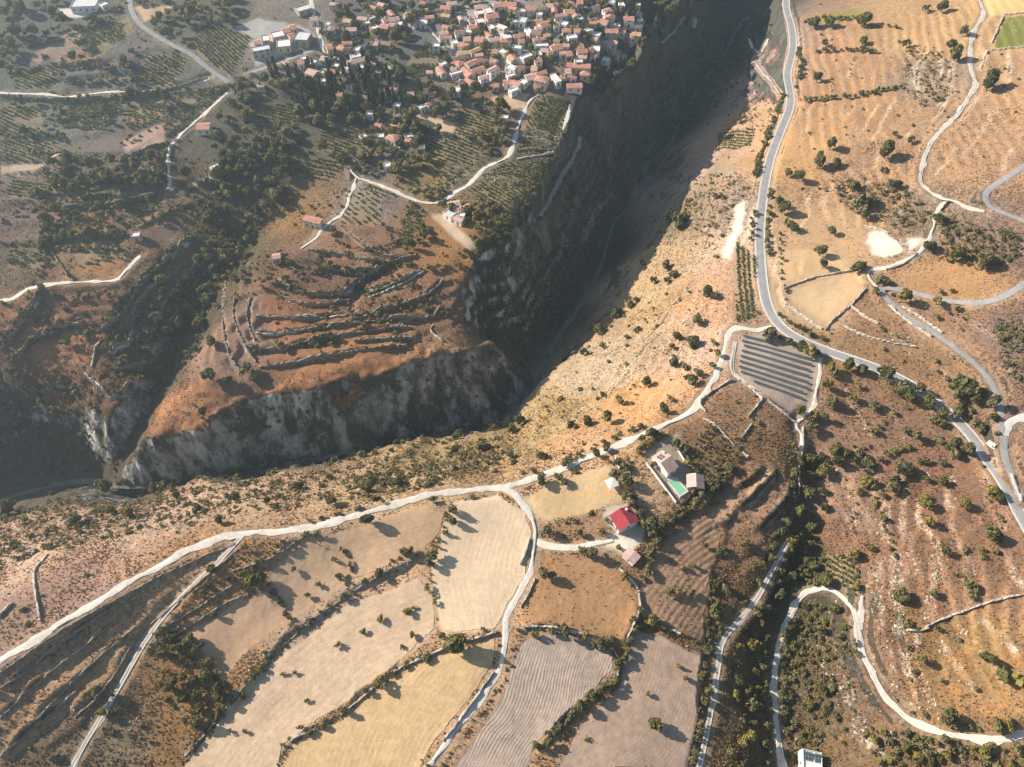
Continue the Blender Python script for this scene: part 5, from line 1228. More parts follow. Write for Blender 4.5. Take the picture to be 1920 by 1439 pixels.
SINGLE = """1230,1357,28,b;1665,281,31,b;852,1207,46,b;830,1192,18,o;1690,1116,29,b;1544,882,26,g;1861,998,38,b;1224,1160,24,g;1500,768,24,b;1520,657,26,g;1446,622,26,o;1482,640,16,b;1505,648,18,b;1557,688,22,g;1566,700,18,o;1547,722,24,g;1563,755,22,o;1520,800,22,o;
690,975,24,b;812,935,17,b;850,958,19,o;846,975,20,o;835,1000,14,b;1015,902,20,b;1026,994,21,o;1152,888,22,o;1172,900,26,o;1182,905,20,b;1172,930,20,o;1185,946,19,o;1200,960,16,o;1050,895,18,o;1058,903,16,o;1222,812,22,b;1205,822,16,b;1135,838,18,b;1118,850,20,b;1000,882,16,b;1062,868,18,o;1100,788,20,b;1140,785,22,b;1245,768,22,b;
1285,842,18,o;1268,830,20,b;1290,868,18,g;1254,862,14,g;1225,870,14,g;1300,920,12,g;1335,800,14,o;1332,905,20,o;1355,905,16,o;1282,955,16,o;1218,985,26,o;1225,1000,18,o;1222,975,16,o;1140,975,14,o;1130,995,16,o;1160,1027,12,g;1170,1082,16,g;1110,1040,24,o;1095,1035,20,o;1020,1075,26,o;1035,1080,20,o;
1808,722,42,b;1792,742,26,o;1826,742,30,b;1862,758,28,o;1800,765,22,o;1796,775,18,o;1826,795,22,o;1840,802,18,b;1858,785,18,b;1716,816,22,o;1700,805,18,o;1752,788,20,o;1768,792,18,o;1762,825,22,o;1790,835,24,b;1815,842,28,b;1790,850,20,o;
1590,684,26,b;1618,690,20,b;1655,700,30,b;1668,712,24,o;1690,728,30,b;1706,742,28,b;1726,728,22,o;1745,750,26,b;1765,775,22,b;1600,745,18,g;1640,758,20,o;1560,750,20,o;1545,780,22,o;1690,878,32,o;1676,900,22,o;1705,888,20,o;1725,864,14,b;1629,902,22,g;1640,912,16,o;1672,915,26,o;1652,926,16,o;1640,806,16,b;1650,800,10,b;
1738,866,16,b;1768,868,17,b;1738,899,17,b;1770,904,20,b;1736,932,14,g;1737,944,24,g;1812,942,24,g;1862,922,30,g;1742,978,22,g;1658,975,18,b;1630,1026,20,g;1770,1030,18,b;1840,1030,12,g;1735,932,14,g;1560,430,20,o;1545,495,20,b;1540,470,22,o;1610,498,24,b;1650,522,22,o;1662,525,18,b;1695,556,30,g;1758,565,16,g;1640,545,16,g;1762,410,24,b;1746,460,26,b;1798,478,24,b;1848,490,30,b;1860,492,22,b;1860,150,36,b;1793,103,26,b;1786,85,18,b;
1536,303,26,b;1570,306,20,b;1560,270,22,b;1500,330,22,b;1480,322,18,o;1470,388,26,b;1462,380,18,b;1490,425,20,b;1478,420,16,o;1710,262,16,b;1680,250,14,b;1600,345,24,o;1612,380,30,o;1632,378,22,b;1620,400,20,o;1680,345,20,b;1534,145,18,b;1548,78,16,b;1700,82,16,b;1620,75,16,o;1738,15,16,b;1810,58,20,o;1770,10,22,b;1620,35,26,b;1530,40,22,b;1555,40,20,b;
1272,413,30,b;1258,405,20,b;1285,405,18,b;1327,549,22,b;1342,555,16,o;1205,492,14,b;1250,496,17,b;1266,512,18,b;1226,525,16,b;1252,525,16,b;1193,560,14,b;1154,585,22,b;1180,570,16,o;1122,615,22,b;1130,648,14,o;1268,630,18,b;1262,648,16,b;1300,640,22,o;1296,646,18,b;1262,680,20,b;1300,715,22,b;1290,708,16,b;1260,745,16,b;1210,718,18,b;1130,740,14,b;1165,752,18,o;1310,700,18,o;1345,660,18,g;1340,640,14,b;1310,600,22,o;1095,660,16,b;1060,675,14,b;
633,1207,14,b;762,1147,14,g;712,1161,14,g;773,1190,14,g;680,1184,12,g;530,1262,11,o;553,1260,10,g;575,1315,11,b;430,1372,10,b;458,1372,11,b;801,1101,14,o;709,1079,20,b;596,1096,13,b;576,1115,14,b;551,1068,13,b;625,1050,13,b;636,1082,17,b;645,1120,16,o;775,1138,10,o;753,1213,10,b;
605,1361,15,o;563,1365,13,o;580,1376,16,b;645,1332,18,b;710,1279,22,g;735,1263,14,o;684,1297,15,o;800,1231,17,o;760,1250,12,b;452,1305,16,b;545,1172,12,o;578,1162,12,o;810,1040,24,o;802,1055,18,o;758,1034,18,b;770,1030,14,b;800,1438,14,b;905,1180,10,b;
1106,1299,18,o;1096,1194,18,g;1126,1204,26,o;1112,1210,20,o;1060,1182,22,b;1005,1190,20,o;1035,1184,16,o;1275,1250,12,g;1286,1272,12,g;1215,1302,12,g;1100,1385,10,g;1300,1060,14,g;1295,1110,16,o;1275,1110,14,o;1320,1022,14,g;1360,1105,20,o;1395,1020,20,g;1412,1065,14,g;1255,1110,18,o;1280,1065,12,g;
470,1089,34,b;490,1085,20,b;398,1152,15,o;395,1065,18,b;408,1290,26,b;385,1268,24,b;410,1310,18,b;372,1330,18,b;355,1200,22,o;300,1225,20,o;330,1215,22,b;180,1295,18,o;190,1335,20,g;210,1300,16,o;225,1200,14,o;940,197,24,b;350,576,19,g;363,588,18,o;371,603,24,o;330,605,34,o;318,620,26,o;300,525,17,g;390,555,16,o;405,572,14,o;395,640,24,o;365,655,16,o;460,690,26,o;390,704,24,b;428,712,20,b;475,710,18,b;380,772,22,b;
613,824,26,o;615,838,22,o;648,799,15,g;195,912,26,o;230,905,16,o;20,952,34,b;180,905,16,o;305,910,30,o;285,918,20,o;345,905,14,o;330,930,18,b;240,960,26,g;205,958,18,g;370,955,18,b;440,930,26,b;410,975,20,b;560,912,20,b;460,905,14,b;500,940,18,b;620,940,22,o;690,915,18,b;745,905,18,b;700,935,14,b;850,845,18,b;905,835,22,o;870,850,16,b;955,850,20,o;975,790,22,b;960,805,18,o;920,800,24,o;940,782,18,o;890,798,20,b;
1605,1225,14,b;1590,1225,16,b;1550,1090,20,b;1565,1140,20,b;1540,1180,20,b;1585,1175,16,b;1605,1100,14,g;1470,1190,14,g;1415,1190,12,g;1395,1130,14,g;1430,1250,14,g;1380,1300,14,g;1395,1395,18,g;1372,1410,18,g;1422,1290,14,g;1600,1040,24,g;1510,1070,12,g;1500,1080,14,g;1485,1015,24,g;1780,1345,30,b;1870,1365,24,b;1890,1360,20,g;1860,1240,24,b;1880,1270,28,b;1845,1230,20,b;1920,1280,34,g;1720,1420,26,g;1640,1385,20,g;1700,1400,20,b;1730,1235,18,b;1760,1180,14,b;1750,1115,18,o;1545,1165,14,g"""
for spec in SINGLE.replace('\n', '').split(';'):
    p = spec.split(',')
    if len(p) == 4: plant_px(float(p[0]), float(p[1]), float(p[2]) * 1.0, p[3])
# groves and wooded patches
scatter([(450,135),(560,140),(640,148),(760,150),(830,170),(770,205),(660,240),(540,262),(430,235)], 76, 'bbbboo', 3.5, 8.5, 1)
scatter([(330,335),(470,300),(560,270),(550,360),(480,420),(400,430),(330,395)], 46, 'bbbo', 4, 9, 2)
scatter([(390,170),(470,150),(520,260),(470,300),(380,300),(400,230)], 30, 'bboog', 4, 8, 3)
scatter([(90,292),(200,300),(320,290),(315,345),(200,365),(60,372)], 42, 'bbo', 4, 8.5, 4)
scatter([(620,0),(830,0),(840,45),(790,70),(740,110),(640,80)], 60, 'bbbo', 3.5, 8, 5, True)
scatter([(830,0),(1210,0),(1205,110),(1080,165),(900,175),(820,110)], 330, 'bbbog', 2.6, 5.6, 6, True, .45)
scatter([(1110,160),(1200,105),(1230,0),(1330,0),(1270,120),(1170,235),(1100,260)], 110, 'bbbbc', 4, 9, 7)
scatter([(0,0),(130,0),(110,40),(210,30),(235,60),(100,110),(0,120)], 34, 'bbo', 4, 9, 8)
scatter([(600,200),(800,215),(870,260),(800,330),(660,330),(600,280)], 70, 'bboog', 3.5, 8, 9)
scatter([(860,160),(960,210),(930,290),(800,290),(740,250),(800,180)], 45, 'bbo', 4, 8, 10)
scatter([(830,385),(900,375),(970,420),(900,470),(850,440)], 30, 'bbo', 3.5, 7, 11)
scatter([(240,0),(440,0),(440,50),(360,90),(290,60)], 45, 'bbog', 3.5, 8, 12)
scatter([(0,100),(240,90),(350,170),(0,175)], 26, 'bo', 3, 7, 13)
scatter([(0,180),(320,185),(310,230),(0,260)], 20, 'bo', 3, 7, 14)
scatter([(300,1195),(360,1190),(415,1260),(415,1330),(350,1390),(300,1300)], 40, 'bobgs', 2, 5, 15)
scatter([(1475,850),(1522,850),(1520,1040),(1470,1110),(1430,1080),(1470,980)], 18, 'bbo', 3, 7, 16)
scatter([(1490,860),(1600,840),(1640,880),(1560,875),(1510,880)], 26, 'bbo', 3, 6, 17)
scatter([(1430,1090),(1480,1080),(1450,1200),(1445,1439),(1400,1439),(1395,1250)], 30, 'bogo', 2.5, 5.5, 18)
scatter([(1310,1090),(1345,1090),(1330,1260),(1310,1439),(1290,1439),(1318,1250)], 26, 'boo', 2, 4.5, 19)
scatter([(400,420),(480,430),(430,520),(370,600),(330,640),(300,620),(360,500)], 40, 'boog', 3, 7, 20)
scatter([(420,490),(600,480),(700,470),(640,520),(540,530),(440,560)], 40, 'boos', 2, 5.5, 21)
scatter([(1480,1130),(1530,1120),(1580,1180),(1600,1280),(1580,1400),(1500,1400),(1480,1250)], 34, 'bsog', 1.6, 4, 22)
scatter([(1620,1370),(1900,1400),(1920,1439),(1640,1439)], 50, 'bsog', 1.8, 4.5, 23)
scatter([(600,60),(740,100),(760,150),(640,145),(590,110)], 40, 'bbo', 3, 7, 24, True)
scatter([(60,380),(300,370),(330,400),(250,440),(80,460)], 35, 'bo', 3, 6, 25)
scatter([(0,560),(200,540),(260,560),(180,640),(0,660)], 40, 'bos', 2, 5, 26)
scatter([(0,670),(160,690),(220,860),(0,900)], 160, 'bobs', 1.6, 4.4, 27)
scatter([(900,480),(1050,280),(1190,250),(1130,420),(1050,600),(960,700),(900,600)], 900, 'bbbs', 1.4, 4.0, 28, False, .5)
scatter([(1180,200),(1330,60),(1440,20),(1380,160),(1280,260),(1200,340)], 560, 'bbbs', 1.6, 4.6, 29, False, .5)
scatter([(640,560),(860,540),(870,640),(700,650),(560,650)], 45, 'boos', 1.8, 4, 30)
scatter([(860,200),(940,220),(960,270),(850,270)], 18, 'bbo', 3.5, 7, 31)
for i in range(9): scatter([(470+i*3,120+i),(700,130),(830,165),(760,200),(560,230)], 9, 'c', 2, 2.8, 40 + i)
scatter([(190,640),(330,540),(400,500),(380,640),(250,780),(190,720)], 240, 'bobb', 1.6, 4, 60)
scatter([(280,830),(440,770),(640,725),(800,670),(930,660),(900,760),(700,800),(480,845),(300,880)], 150, 'bobs', 1.2, 3.4, 61)
scatter([(280,905),(480,870),(700,825),(930,770),(960,800),(640,870),(300,930)], 110, 'bobo', 2, 5, 62)
scatter([(1470,1010),(1545,1010),(1560,1090),(1500,1115),(1460,1095)], 70, 'bbsb', 1.2, 3.2, 71, True, .45)
scatter([(1470,1150),(1530,1130),(1560,1200),(1560,1300),(1530,1430),(1465,1430),(1460,1250)], 200, 'bsbo', 1.0, 3.0, 72, True, .45)
scatter([(0,962),(300,928),(600,884),(900,824),(985,800),(960,850),(800,912),(500,962),(200,1012),(0,1062)], 1500, 'sosos', .8, 2.8, 63, False, .42)
scatter([(640,900),(760,880),(900,850),(940,870),(800,915),(660,935)], 260, 'soso', 1.0, 2.8, 64, False, .4)
scatter([(1690,80),(1760,90),(1790,160),(1740,215),(1690,180)], 200, 'soso', 1.0, 2.8, 65, False, .4)
scatter([(1560,340),(1700,350),(1745,410),(1700,440),(1640,420),(1570,380)], 260, 'soso', 1.0, 3.0, 66, False, .4)
scatter([(1760,410),(1900,430),(1920,480),(1850,510),(1760,490)], 320, 'sobs', 1.0, 3.0, 67, False, .4)
scatter([(1280,330),(1400,330),(1380,420),(1340,470),(1280,420)], 260, 'soso', .9, 2.6, 68, False, .4)
scatter([(1400,190),(1460,190),(1440,240),(1400,260),(1370,230)], 120, 'soso', .9, 2.4, 69, False, .4)
scatter([(1860,600),(1920,600),(1920,720),(1880,700)], 160, 'soso', .9, 2.4, 70, False, .4)
# hedges and lines of bushes
HEDGES = [([(1190,850),(1215,835),(1240,815)],1.3,'bg',2.4,3.6),([(1505,190),(1570,186),(1640,174),(1685,165)],2.2,'b',2.6,4.5),([(1530,100),(1590,97),(1640,101)],2.2,'b',2.6,4.5),([(1610,55),(1655,52),(1690,56)],2.4,'b',2.4,4),([(1510,42),(1560,38),(1620,38)],2.6,'bo',2.6,4.5),
 ([(1466,185),(1455,215),(1440,250),(1425,290),(1414,335)],2.2,'bo',3,5),([(1496,95),(1500,130),(1492,165)],3,'b',3,5),([(1442,320),(1440,380),(1437,430),(1440,480)],2.6,'bg',2.4,4),([(1412,400),(1408,450)],3,'bo',2,3.5),([(1465,595),(1500,618),(1540,640)],2.0,'b',2.4,4),
 ([(1450,632),(1480,645),(1520,660),(1540,668)],2.2,'b',2.4,3.6),([(530,270),(480,310),(400,350)],3,'b',4,7),([(60,372),(140,350),(210,340),(300,345)],3,'bo',4,6),([(100,440),(170,445),(235,438)],2.6,'b',3,5),([(85,470),(90,420),(110,395)],3,'b',4,6),([(120,190),(200,186),(300,176)],3.5,'bo',3,5),
 ([(770,385),(800,372),(830,360)],3,'bo',3,5),([(765,470),(800,440),(790,430)],2.4,'b',3,6),([(720,500),(660,535),(600,555),(540,545)],2.6,'bo',2,4),([(840,590),(760,575),(690,595)],3,'bo',2,3.5),([(480,660),(560,650),(640,630)],3,'bos',2,4),
 ([(810,1055),(760,1040),(700,1080),(640,1125),(560,1185),(470,1275),(380,1390)],2.4,'sbs',1.2,2.6),([(350,1415),(440,1310),(500,1240)],2.4,'sbg',1.2,2.8),([(640,1030),(660,1060),(655,1095)],2.2,'bs',1.4,2.8),([(500,1090),(520,1120),(545,1165)],2.0,'bs',1.6,3.2),
 ([(935,1215),(925,1260),(885,1315),(830,1385),(795,1430)],1.6,'ss',1.0,2.2),([(962,1215),(950,1275),(905,1330),(865,1385),(830,1435)],1.7,'ssg',1.0,2.4),([(995,1010),(1000,1050),(985,1100),(960,1150)],2.6,'s',1.0,1.8),([(845,945),(830,1000),(812,1060),(812,1130)],2.6,'so',1.2,2.6),
 ([(1010,1400),(1070,1345),(1115,1302),(1155,1275)],1.6,'bo',2.0,3.6),([(1160,1250),(1180,1210),(1200,1150)],2.2,'bo',2,3.4),([(1185,1165),(1245,1180),(1315,1215)],2.6,'oog',1.6,3),
 ([(600,1000),(560,1010),(480,1060),(430,1090)],2.4,'bo',1.8,3.2),([(460,1030),(400,1085),(330,1150),(280,1220)],2.6,'bo',1.6,3.2),
 ([(1540,700),(1530,750),(1520,790)],2.4,'og',2.6,4.2),([(1640,930),(1655,985),(1675,1040)],2.6,'ogs',1.6,3),([(1610,930),(1640,870),(1700,840)],2.4,'ob',2,3.6),([(1600,1190),(1630,1255),(1680,1315),(1740,1350),(1830,1372)],2.6,'osb',1.4,3),([(1760,700),(1830,800),(1850,850)],3,'ob',2.4,4),
 ([(1660,555),(1720,545),(1780,550)],4,'ob',2,3.6),([(1760,600),(1800,580),(1870,572)],4,'ogb',2,3.4),([(1460,440),(1465,500),(1475,560)],3,'bs',1.4,2.6),([(580,980),(700,950),(790,925)],2.6,'sob',1.4,3),([(1060,862),(1140,828),(1200,802)],3,'ob',2,3.4),
 ([(985,920),(975,935),(985,955)],2.4,'s',1.2,2),([(1160,870),(1175,910),(1190,950),(1200,985)],2.4,'oob',2.6,4.4),([(1350,1090),(1340,1140),(1345,1190)],2.4,'oob',2,3.6)]
HEDGES += [(l_, 3.0, 'bobs', 1.8, 4.2) for l_ in ([(0,415),(60,395),(100,385)],[(110,385),(115,430),(90,470)],[(0,455),(60,460),(88,465)],[(88,470),(70,520),(20,565)],[(120,410),(220,388),(300,368)],[(95,455),(170,447),(240,440)],[(110,470),(235,466)],[(230,272),(300,237)],
  [(310,190),(315,260),(318,300)],[(195,190),(200,250)],[(60,287),(130,296),(220,302),(310,287)],[(0,78),(90,72),(200,38),(230,0)],[(0,88),(100,80),(205,45)],[(140,130),(240,122)],[(120,157),(240,152)],[(245,120),(250,160),(240,175)],[(0,252),(110,256)],[(110,250),(120,300)],
  [(420,420),(360,440),(300,500),(250,550),(190,620),(150,650)],[(440,430),(380,490),(310,570),(290,630),(220,690)],[(400,500),(330,560),(310,620),(270,680)],[(30,670),(80,635),(120,612)],[(85,535),(60,580),(0,655)],[(560,365),(500,400),(470,440)],[(480,420),(430,470),(400,520)],[(720,425),(735,460),(700,470)],[(600,505),(650,512),(700,515),(735,495)],
  [(730,495),(800,505),(865,500)],[(860,480),(905,465),(960,420)],[(400,350),(470,320),(540,275)],[(640,300),(700,330),(760,340)],[(330,95),(300,140),(260,150)],[(400,130),(430,155),(470,150)],[(1000,350),(1045,320),(1060,250)],[(620,430),(640,460),(700,470)])]
HEDGES += [([(1237,990),(1280,963),(1330,920),(1372,878)],2.2,'oob',2.8,4.8),([(1205,1085),(1225,1040),(1240,995)],2.6,'oob',2.6,4.6),([(1490,815),(1488,880),(1482,955),(1450,1030),(1422,1090),(1392,1165)],6,'bbo',2.4,4.4),([(1388,1180),(1384,1260),(1388,1350),(1392,1430)],6,'bog',2.0,3.8),([(1530,860),(1545,960),(1525,1060)],7,'bbo',2.6,4.6),([(1485,1140),(1470,1230),(1466,1330)],2.6,'bo',2,4)]
for i, h_ in enumerate(HEDGES): hedge(*h_[:5], seed=200 + i)
# bushes growing on the terrace risers
for i, t_ in enumerate(TERR):
    if t_[3] <= .45 and not (t_[0][0][0] < 520 and t_[0][0][1] > 1000): hedge(t_[0], 2.6 if i < 24 else 2.2, 'osbos', 1.0, 2.4 if i < 24 else 2.0, 700 + i, 1.0)
# small trees of the villa orchard, in rows
oa, ob_, oc_ = on_ground(1322,798), on_ground(1395,852), on_ground(1290,860)
for i in range(10):
    for j in range(9):
        x = oa[0] + (ob_[0] - oa[0]) * i / 9.5 + (oc_[0] - oa[0]) * j / 7; y = oa[1] + (ob_[1] - oa[1]) * i / 9.5 + (oc_[1] - oa[1]) * j / 7
        x += random.uniform(-.5, .5); y += random.uniform(-.5, .5); z = float(samp(HG, x, y)); p = to_px(x, y, z + 1)
        if p[0] < 1290 + (p[1] - 800) * -.1 or not ground_ok(x, y, True): continue
        PLANTS.append(dict(k=random.choice('oos'), x=x, y=y, z=z, r=random.uniform(.7, 1.3), px=float(p[0]), py=float(p[1])))
# scrub over the unworked slopes: as much as the ground map says
SCRUB = []
r = np.random.default_rng(77)
N_ = 110000
xs = r.uniform(-480, 480, N_); ys = r.uniform(-20, 720, N_)
sp0, sq0 = to_px(xs, ys, samp(HG, xs, ys))
dens = (samp(PAINT[..., 3], xs, ys) + 1.3 * samp(RISER, xs, ys) * np.where(ys > 240, 1, .5)) * np.clip(.55 + 1.3 * fbm(xs, ys, 30, 95, 3), .05, 1.5)
ok = (r.random(N_) < np.clip(dens, 0, 1.2) ** 1.5 * np.where((sp0 > 1440) | (sq0 > 1010), .2, .62)) & (samp(NOGROW, xs, ys) < .3) & (samp(ROADMASK, xs, ys) < .1)
zs = samp(HG, xs, ys)
sp_, sq_ = to_px(xs, ys, zs)
ok &= (sp_ > -80) & (sp_ < 2000) & (sq_ > -60) & (sq_ < 1500)
for x, y, z, a, b in zip(xs[ok], ys[ok], zs[ok], sp_[ok], sq_[ok]):
    rad = .4 + 1.25 * r.random() ** 2.2
    if any((x - fx) ** 2 + (y - fy) ** 2 < fr * fr for fx, fy, fr in FOOT): continue
    PLANTS.append(dict(k='s' if r.random() < .8 else 'o', x=float(x), y=float(y), z=float(z), r=rad * (1 if r.random() < .93 else 1.9), px=float(a), py=float(b), sc=True))
for p in PLANTS:
    p['size'] = p['r'] * px_per_m(p['x'], p['y'], p['z'])
    p['in'] = 0 < p['px'] < 1920 and 0 < p['py'] < 1439
print('plants', len(PLANTS), {k: sum(p['k'] == k for p in PLANTS) for k in 'obgcs'}, round(time.time() - T0, 1))
CAP = {'o': 290, 'b': 290, 'g': 150, 'c': 90, 's': 280}
INDIV, REST = [], []
for k in KIND:
    L_ = sorted([p for p in PLANTS if p['k'] == k], key=lambda p: (-p['in'], -p['size']))
    n = CAP[k]
    INDIV += L_[:n]; REST += L_[n:]
rr = random.Random(3)
for p in INDIV:
    k = p['k']; nm = KIND[k][0]; me = CROWN[k][rr.randrange(8)]
    s = p['r'] / (1.0 if k != 'c' else .62); hs = rr.uniform(.95, 1.4)
    if k == 's':
        o = obj(nm, me)
    else:
        o = empty(nm, (0, 0, 0)); obj('crown', me, None, o); obj('trunk', TRUNK, None, o)
    o.location = (p['x'], p['y'], p['z'] - .05); o.scale = (s * rr.uniform(.8, 1.35), s * rr.uniform(.75, 1.1), s * hs); o.rotation_euler = (0, 0, rr.uniform(0, 6.28)); p['o'] = o
# the rest as merged masses
LOW = {k: [crown_arrays(KIND[k][1], 900 + ord(k) + v_, {'s': 16, 'c': 50}.get(k, 46)) for v_ in range(3)] for k in KIND}
for k in KIND:
    R_ = [p for p in REST if p['k'] == k]
    if not R_: continue
    vs, qs, n = [], [], 0
    for i, p in enumerate(R_):
        v, q = LOW[k][i % 3]
        if k in 'ob' and p['size'] < 3.5: v, q = v[:80], q[:20]
        a = rr.uniform(0, 6.28); s = p['r'] / (1.0 if k != 'c' else .62); c_, s_ = math.cos(a) * s, math.sin(a) * s
        W = np.column_stack([v[:, 0] * c_ - v[:, 1] * s_ + p['x'], v[:, 0] * s_ + v[:, 1] * c_ + p['y'], v[:, 2] * s * rr.uniform(.85, 1.15) + p['z'] - .05])
        vs.append(W); qs.append(q + n); n += len(v)
    nm = {'s': 'low_scrub', 'o': 'olive_scrub', 'b': 'woodland', 'g': 'yellowing_bushes', 'c': 'cypress_stand'}[k]
    lb = {'s': 'low dry scrub dotted over the slopes', 'o': 'grey green bushes scattered over the slopes', 'b': 'dark evergreen woodland around the village and gorge', 'g': 'yellowing bushes scattered over the terraces', 'c': 'far cypress trees'}[k]
    tag(obj(nm, npmesh(nm, np.vstack(vs), np.vstack(qs)), M[KIND[k][2]]), lb, {'s': 'scrub', 'o': 'bushes', 'b': 'woodland', 'g': 'bushes', 'c': 'trees'}[k], kind='stuff')
# dry grass tufts over the rough fields and slopes of the near side
r = np.random.default_rng(78)
N_ = 420000
gy = -30 + 400 * r.random(N_) ** 1.25; gx = r.uniform(-1, 1, N_) * (190 + .45 * gy)
keep = (r.random(N_) < np.clip((samp(PAINT[..., 3], gx, gy) - .15) * 3, 0, 1) * np.clip(.5 + 1.1 * fbm(gx, gy, 12, 98, 3), .1, 1)) & (samp(ROADMASK, gx, gy) < .1) & (samp(HG, gx, gy) > -34)
gx, gy = gx[keep][:150000], gy[keep][:150000]
gz = samp(HG, gx, gy); m = len(gx)
vs = []
for k in range(2):
    a = r.uniform(0, 6.28, m); w = r.uniform(.22, .5, m); hh = r.uniform(.25, .75, m)
    dx, dy = np.cos(a) * w, np.sin(a) * w
    vs += [np.column_stack([gx - dx, gy - dy, gz - .05]), np.column_stack([gx + dx, gy + dy, gz - .05]), np.column_stack([gx + r.normal(0, .2, m), gy + r.normal(0, .2, m), gz + hh])]
T_ = np.stack(vs, 1).reshape(-1, 3)
GRASS = leaf_mat("dry_grass", (.42, .28, .13), (.30, .20, .10), (.24, .17, .08))
tag(obj('dry_grass', npmesh('dry_grass', T_, np.arange(len(T_)).reshape(-1, 3)), GRASS), 'dry straw coloured grass over the rough near fields', 'grass', kind='stuff')
print('grass', m)
# loose limestone: blocks fallen along the terrace edges and lying on the bare slopes
r = np.random.default_rng(79)
RP = []
for pts, drop, reach, rock in TERR:
    if rock < .3: continue
    P = resample(poly_world(pts), .5)
    n = int(len(P) * 1.3 * rock)
    k = r.integers(0, len(P), n); sp3 = fbm(P[k, 0], P[k, 1], 9, 88, 2)
    k = k[sp3 > -.25]
    RP.append(np.column_stack([P[k] + r.normal(0, .7 + .5 * rock, (len(k), 2)), .14 + .42 * r.random(len(k)) ** 2.2]))
qx = r.uniform(-220, 330, 60000); qy = r.uniform(20, 480, 60000)
qd = samp(PAINT[..., 3], qx, qy) * np.clip(fbm(qx, qy, 16, 89, 3) * 2.2, 0, 1)
kq = (r.random(60000) < qd * .9) & (samp(NOGROW, qx, qy) < .2) & (samp(HG, qx, qy) > -45)
RP.append(np.column_stack([qx[kq], qy[kq], 0.1 + .34 * r.random(kq.sum()) ** 3]))
RP = np.vstack(RP); RP = RP[samp(ROADMASK, RP[:, 0], RP[:, 1]) < .2]
m = len(RP)
cube = np.array([(x, y, z) for z in (-.5, .6) for y in (-1, 1) for x in (-1, 1)], float); cube[4:, :2] *= .7
cf = np.array([(0, 2, 3, 1), (4, 5, 7, 6), (0, 1, 5, 4), (2, 6, 7, 3), (0, 4, 6, 2), (1, 3, 7, 5)])
W = cube[None] * RP[:, 2][:, None, None] * r.uniform(.6, 1.25, (m, 1, 3)) + r.normal(0, .16, (m, 8, 3)) * RP[:, 2][:, None, None]
an = r.uniform(0, 6.28, m); ca, sa = np.cos(an)[:, None], np.sin(an)[:, None]
W = np.stack([W[..., 0] * ca - W[..., 1] * sa + RP[:, 0][:, None], W[..., 0] * sa + W[..., 1] * ca + RP[:, 1][:, None], W[..., 2] + samp(HG, RP[:, 0], RP[:, 1])[:, None]], -1)
tag(obj('limestone_rubble', npmesh('limestone_rubble', W.reshape(-1, 3), (cf[None] + 8 * np.arange(m)[:, None, None]).reshape(-1, 4)), rough_mat("limestone", (.38, .32, .25), (.58, .52, .43), .8, .1)), 'pale limestone blocks strewn along terrace edges', 'rocks', kind='stuff')
print('rocks', m)
# vineyards: rows of vines, one mass for each plot
for i, (pts, dr, space, full, place) in enumerate(VINES):
    P = poly_world(pts); r = np.random.default_rng(500 + i)
    c0 = np.mean([p[0] for p in pts]); c1 = np.mean([p[1] for p in pts])
    a = on_ground(c0, c1); b = on_ground(c0 + dr[0] * 12, c1 + dr[1] * 12)
    d = np.array([b[0] - a[0], b[1] - a[1]]); d /= np.hypot(*d); n_ = np.array([-d[1], d[0]])
    u = P @ d; w = P @ n_
    U, W = np.meshgrid(np.arange(u.min(), u.max(), 1.15), np.arange(w.min(), w.max(), space))
    X = U * d[0] + W * n_[0] + r.normal(0, .15, U.shape); Y = U * d[1] + W * n_[1] + r.normal(0, .15, U.shape)
    ins = np.zeros(X.shape, bool)
    for k in range(len(P)):
        xa, ya = P[k]; xb, yb = P[(k + 1) % len(P)]
        if abs(yb - ya) > 1e-9: ins ^= ((ya > Y) != (yb > Y)) & (X < (xb - xa) * (Y - ya) / (yb - ya) + xa)
    ins &= (r.random(X.shape) < full) & (samp(ROADMASK, X, Y) < .3) & (fbm(X, Y, 18, 97, 2) > -.55)
    X, Y = X[ins], Y[ins]
    if len(X) < 4: continue
    bq = 6; m = len(X)
    C = np.repeat(np.column_stack([X, Y, samp(HG, X, Y) + .55]), bq, 0) + r.normal(0, 1, (m * bq, 3)) * (.33, .33, .28)
    t = r.normal(size=C.shape); t /= np.linalg.norm(t, axis=1)[:, None]; bb = np.cross(t, r.normal(size=C.shape)); bb /= np.linalg.norm(bb, axis=1)[:, None]
    s = r.uniform(.25, .48, (len(C), 1))
    q = np.stack([C - t * s - bb * s, C + t * s - bb * s, C + t * s + bb * s, C - t * s + bb * s], 1).reshape(-1, 3)
    tag(obj('vineyard', npmesh('vineyard', q, np.arange(len(q)).reshape(-1, 4)), M['vine']), 'green vineyard rows ' + place, 'vineyard', 'vineyard plots', 'stuff')
print('vegetation', round(time.time() - T0, 1))
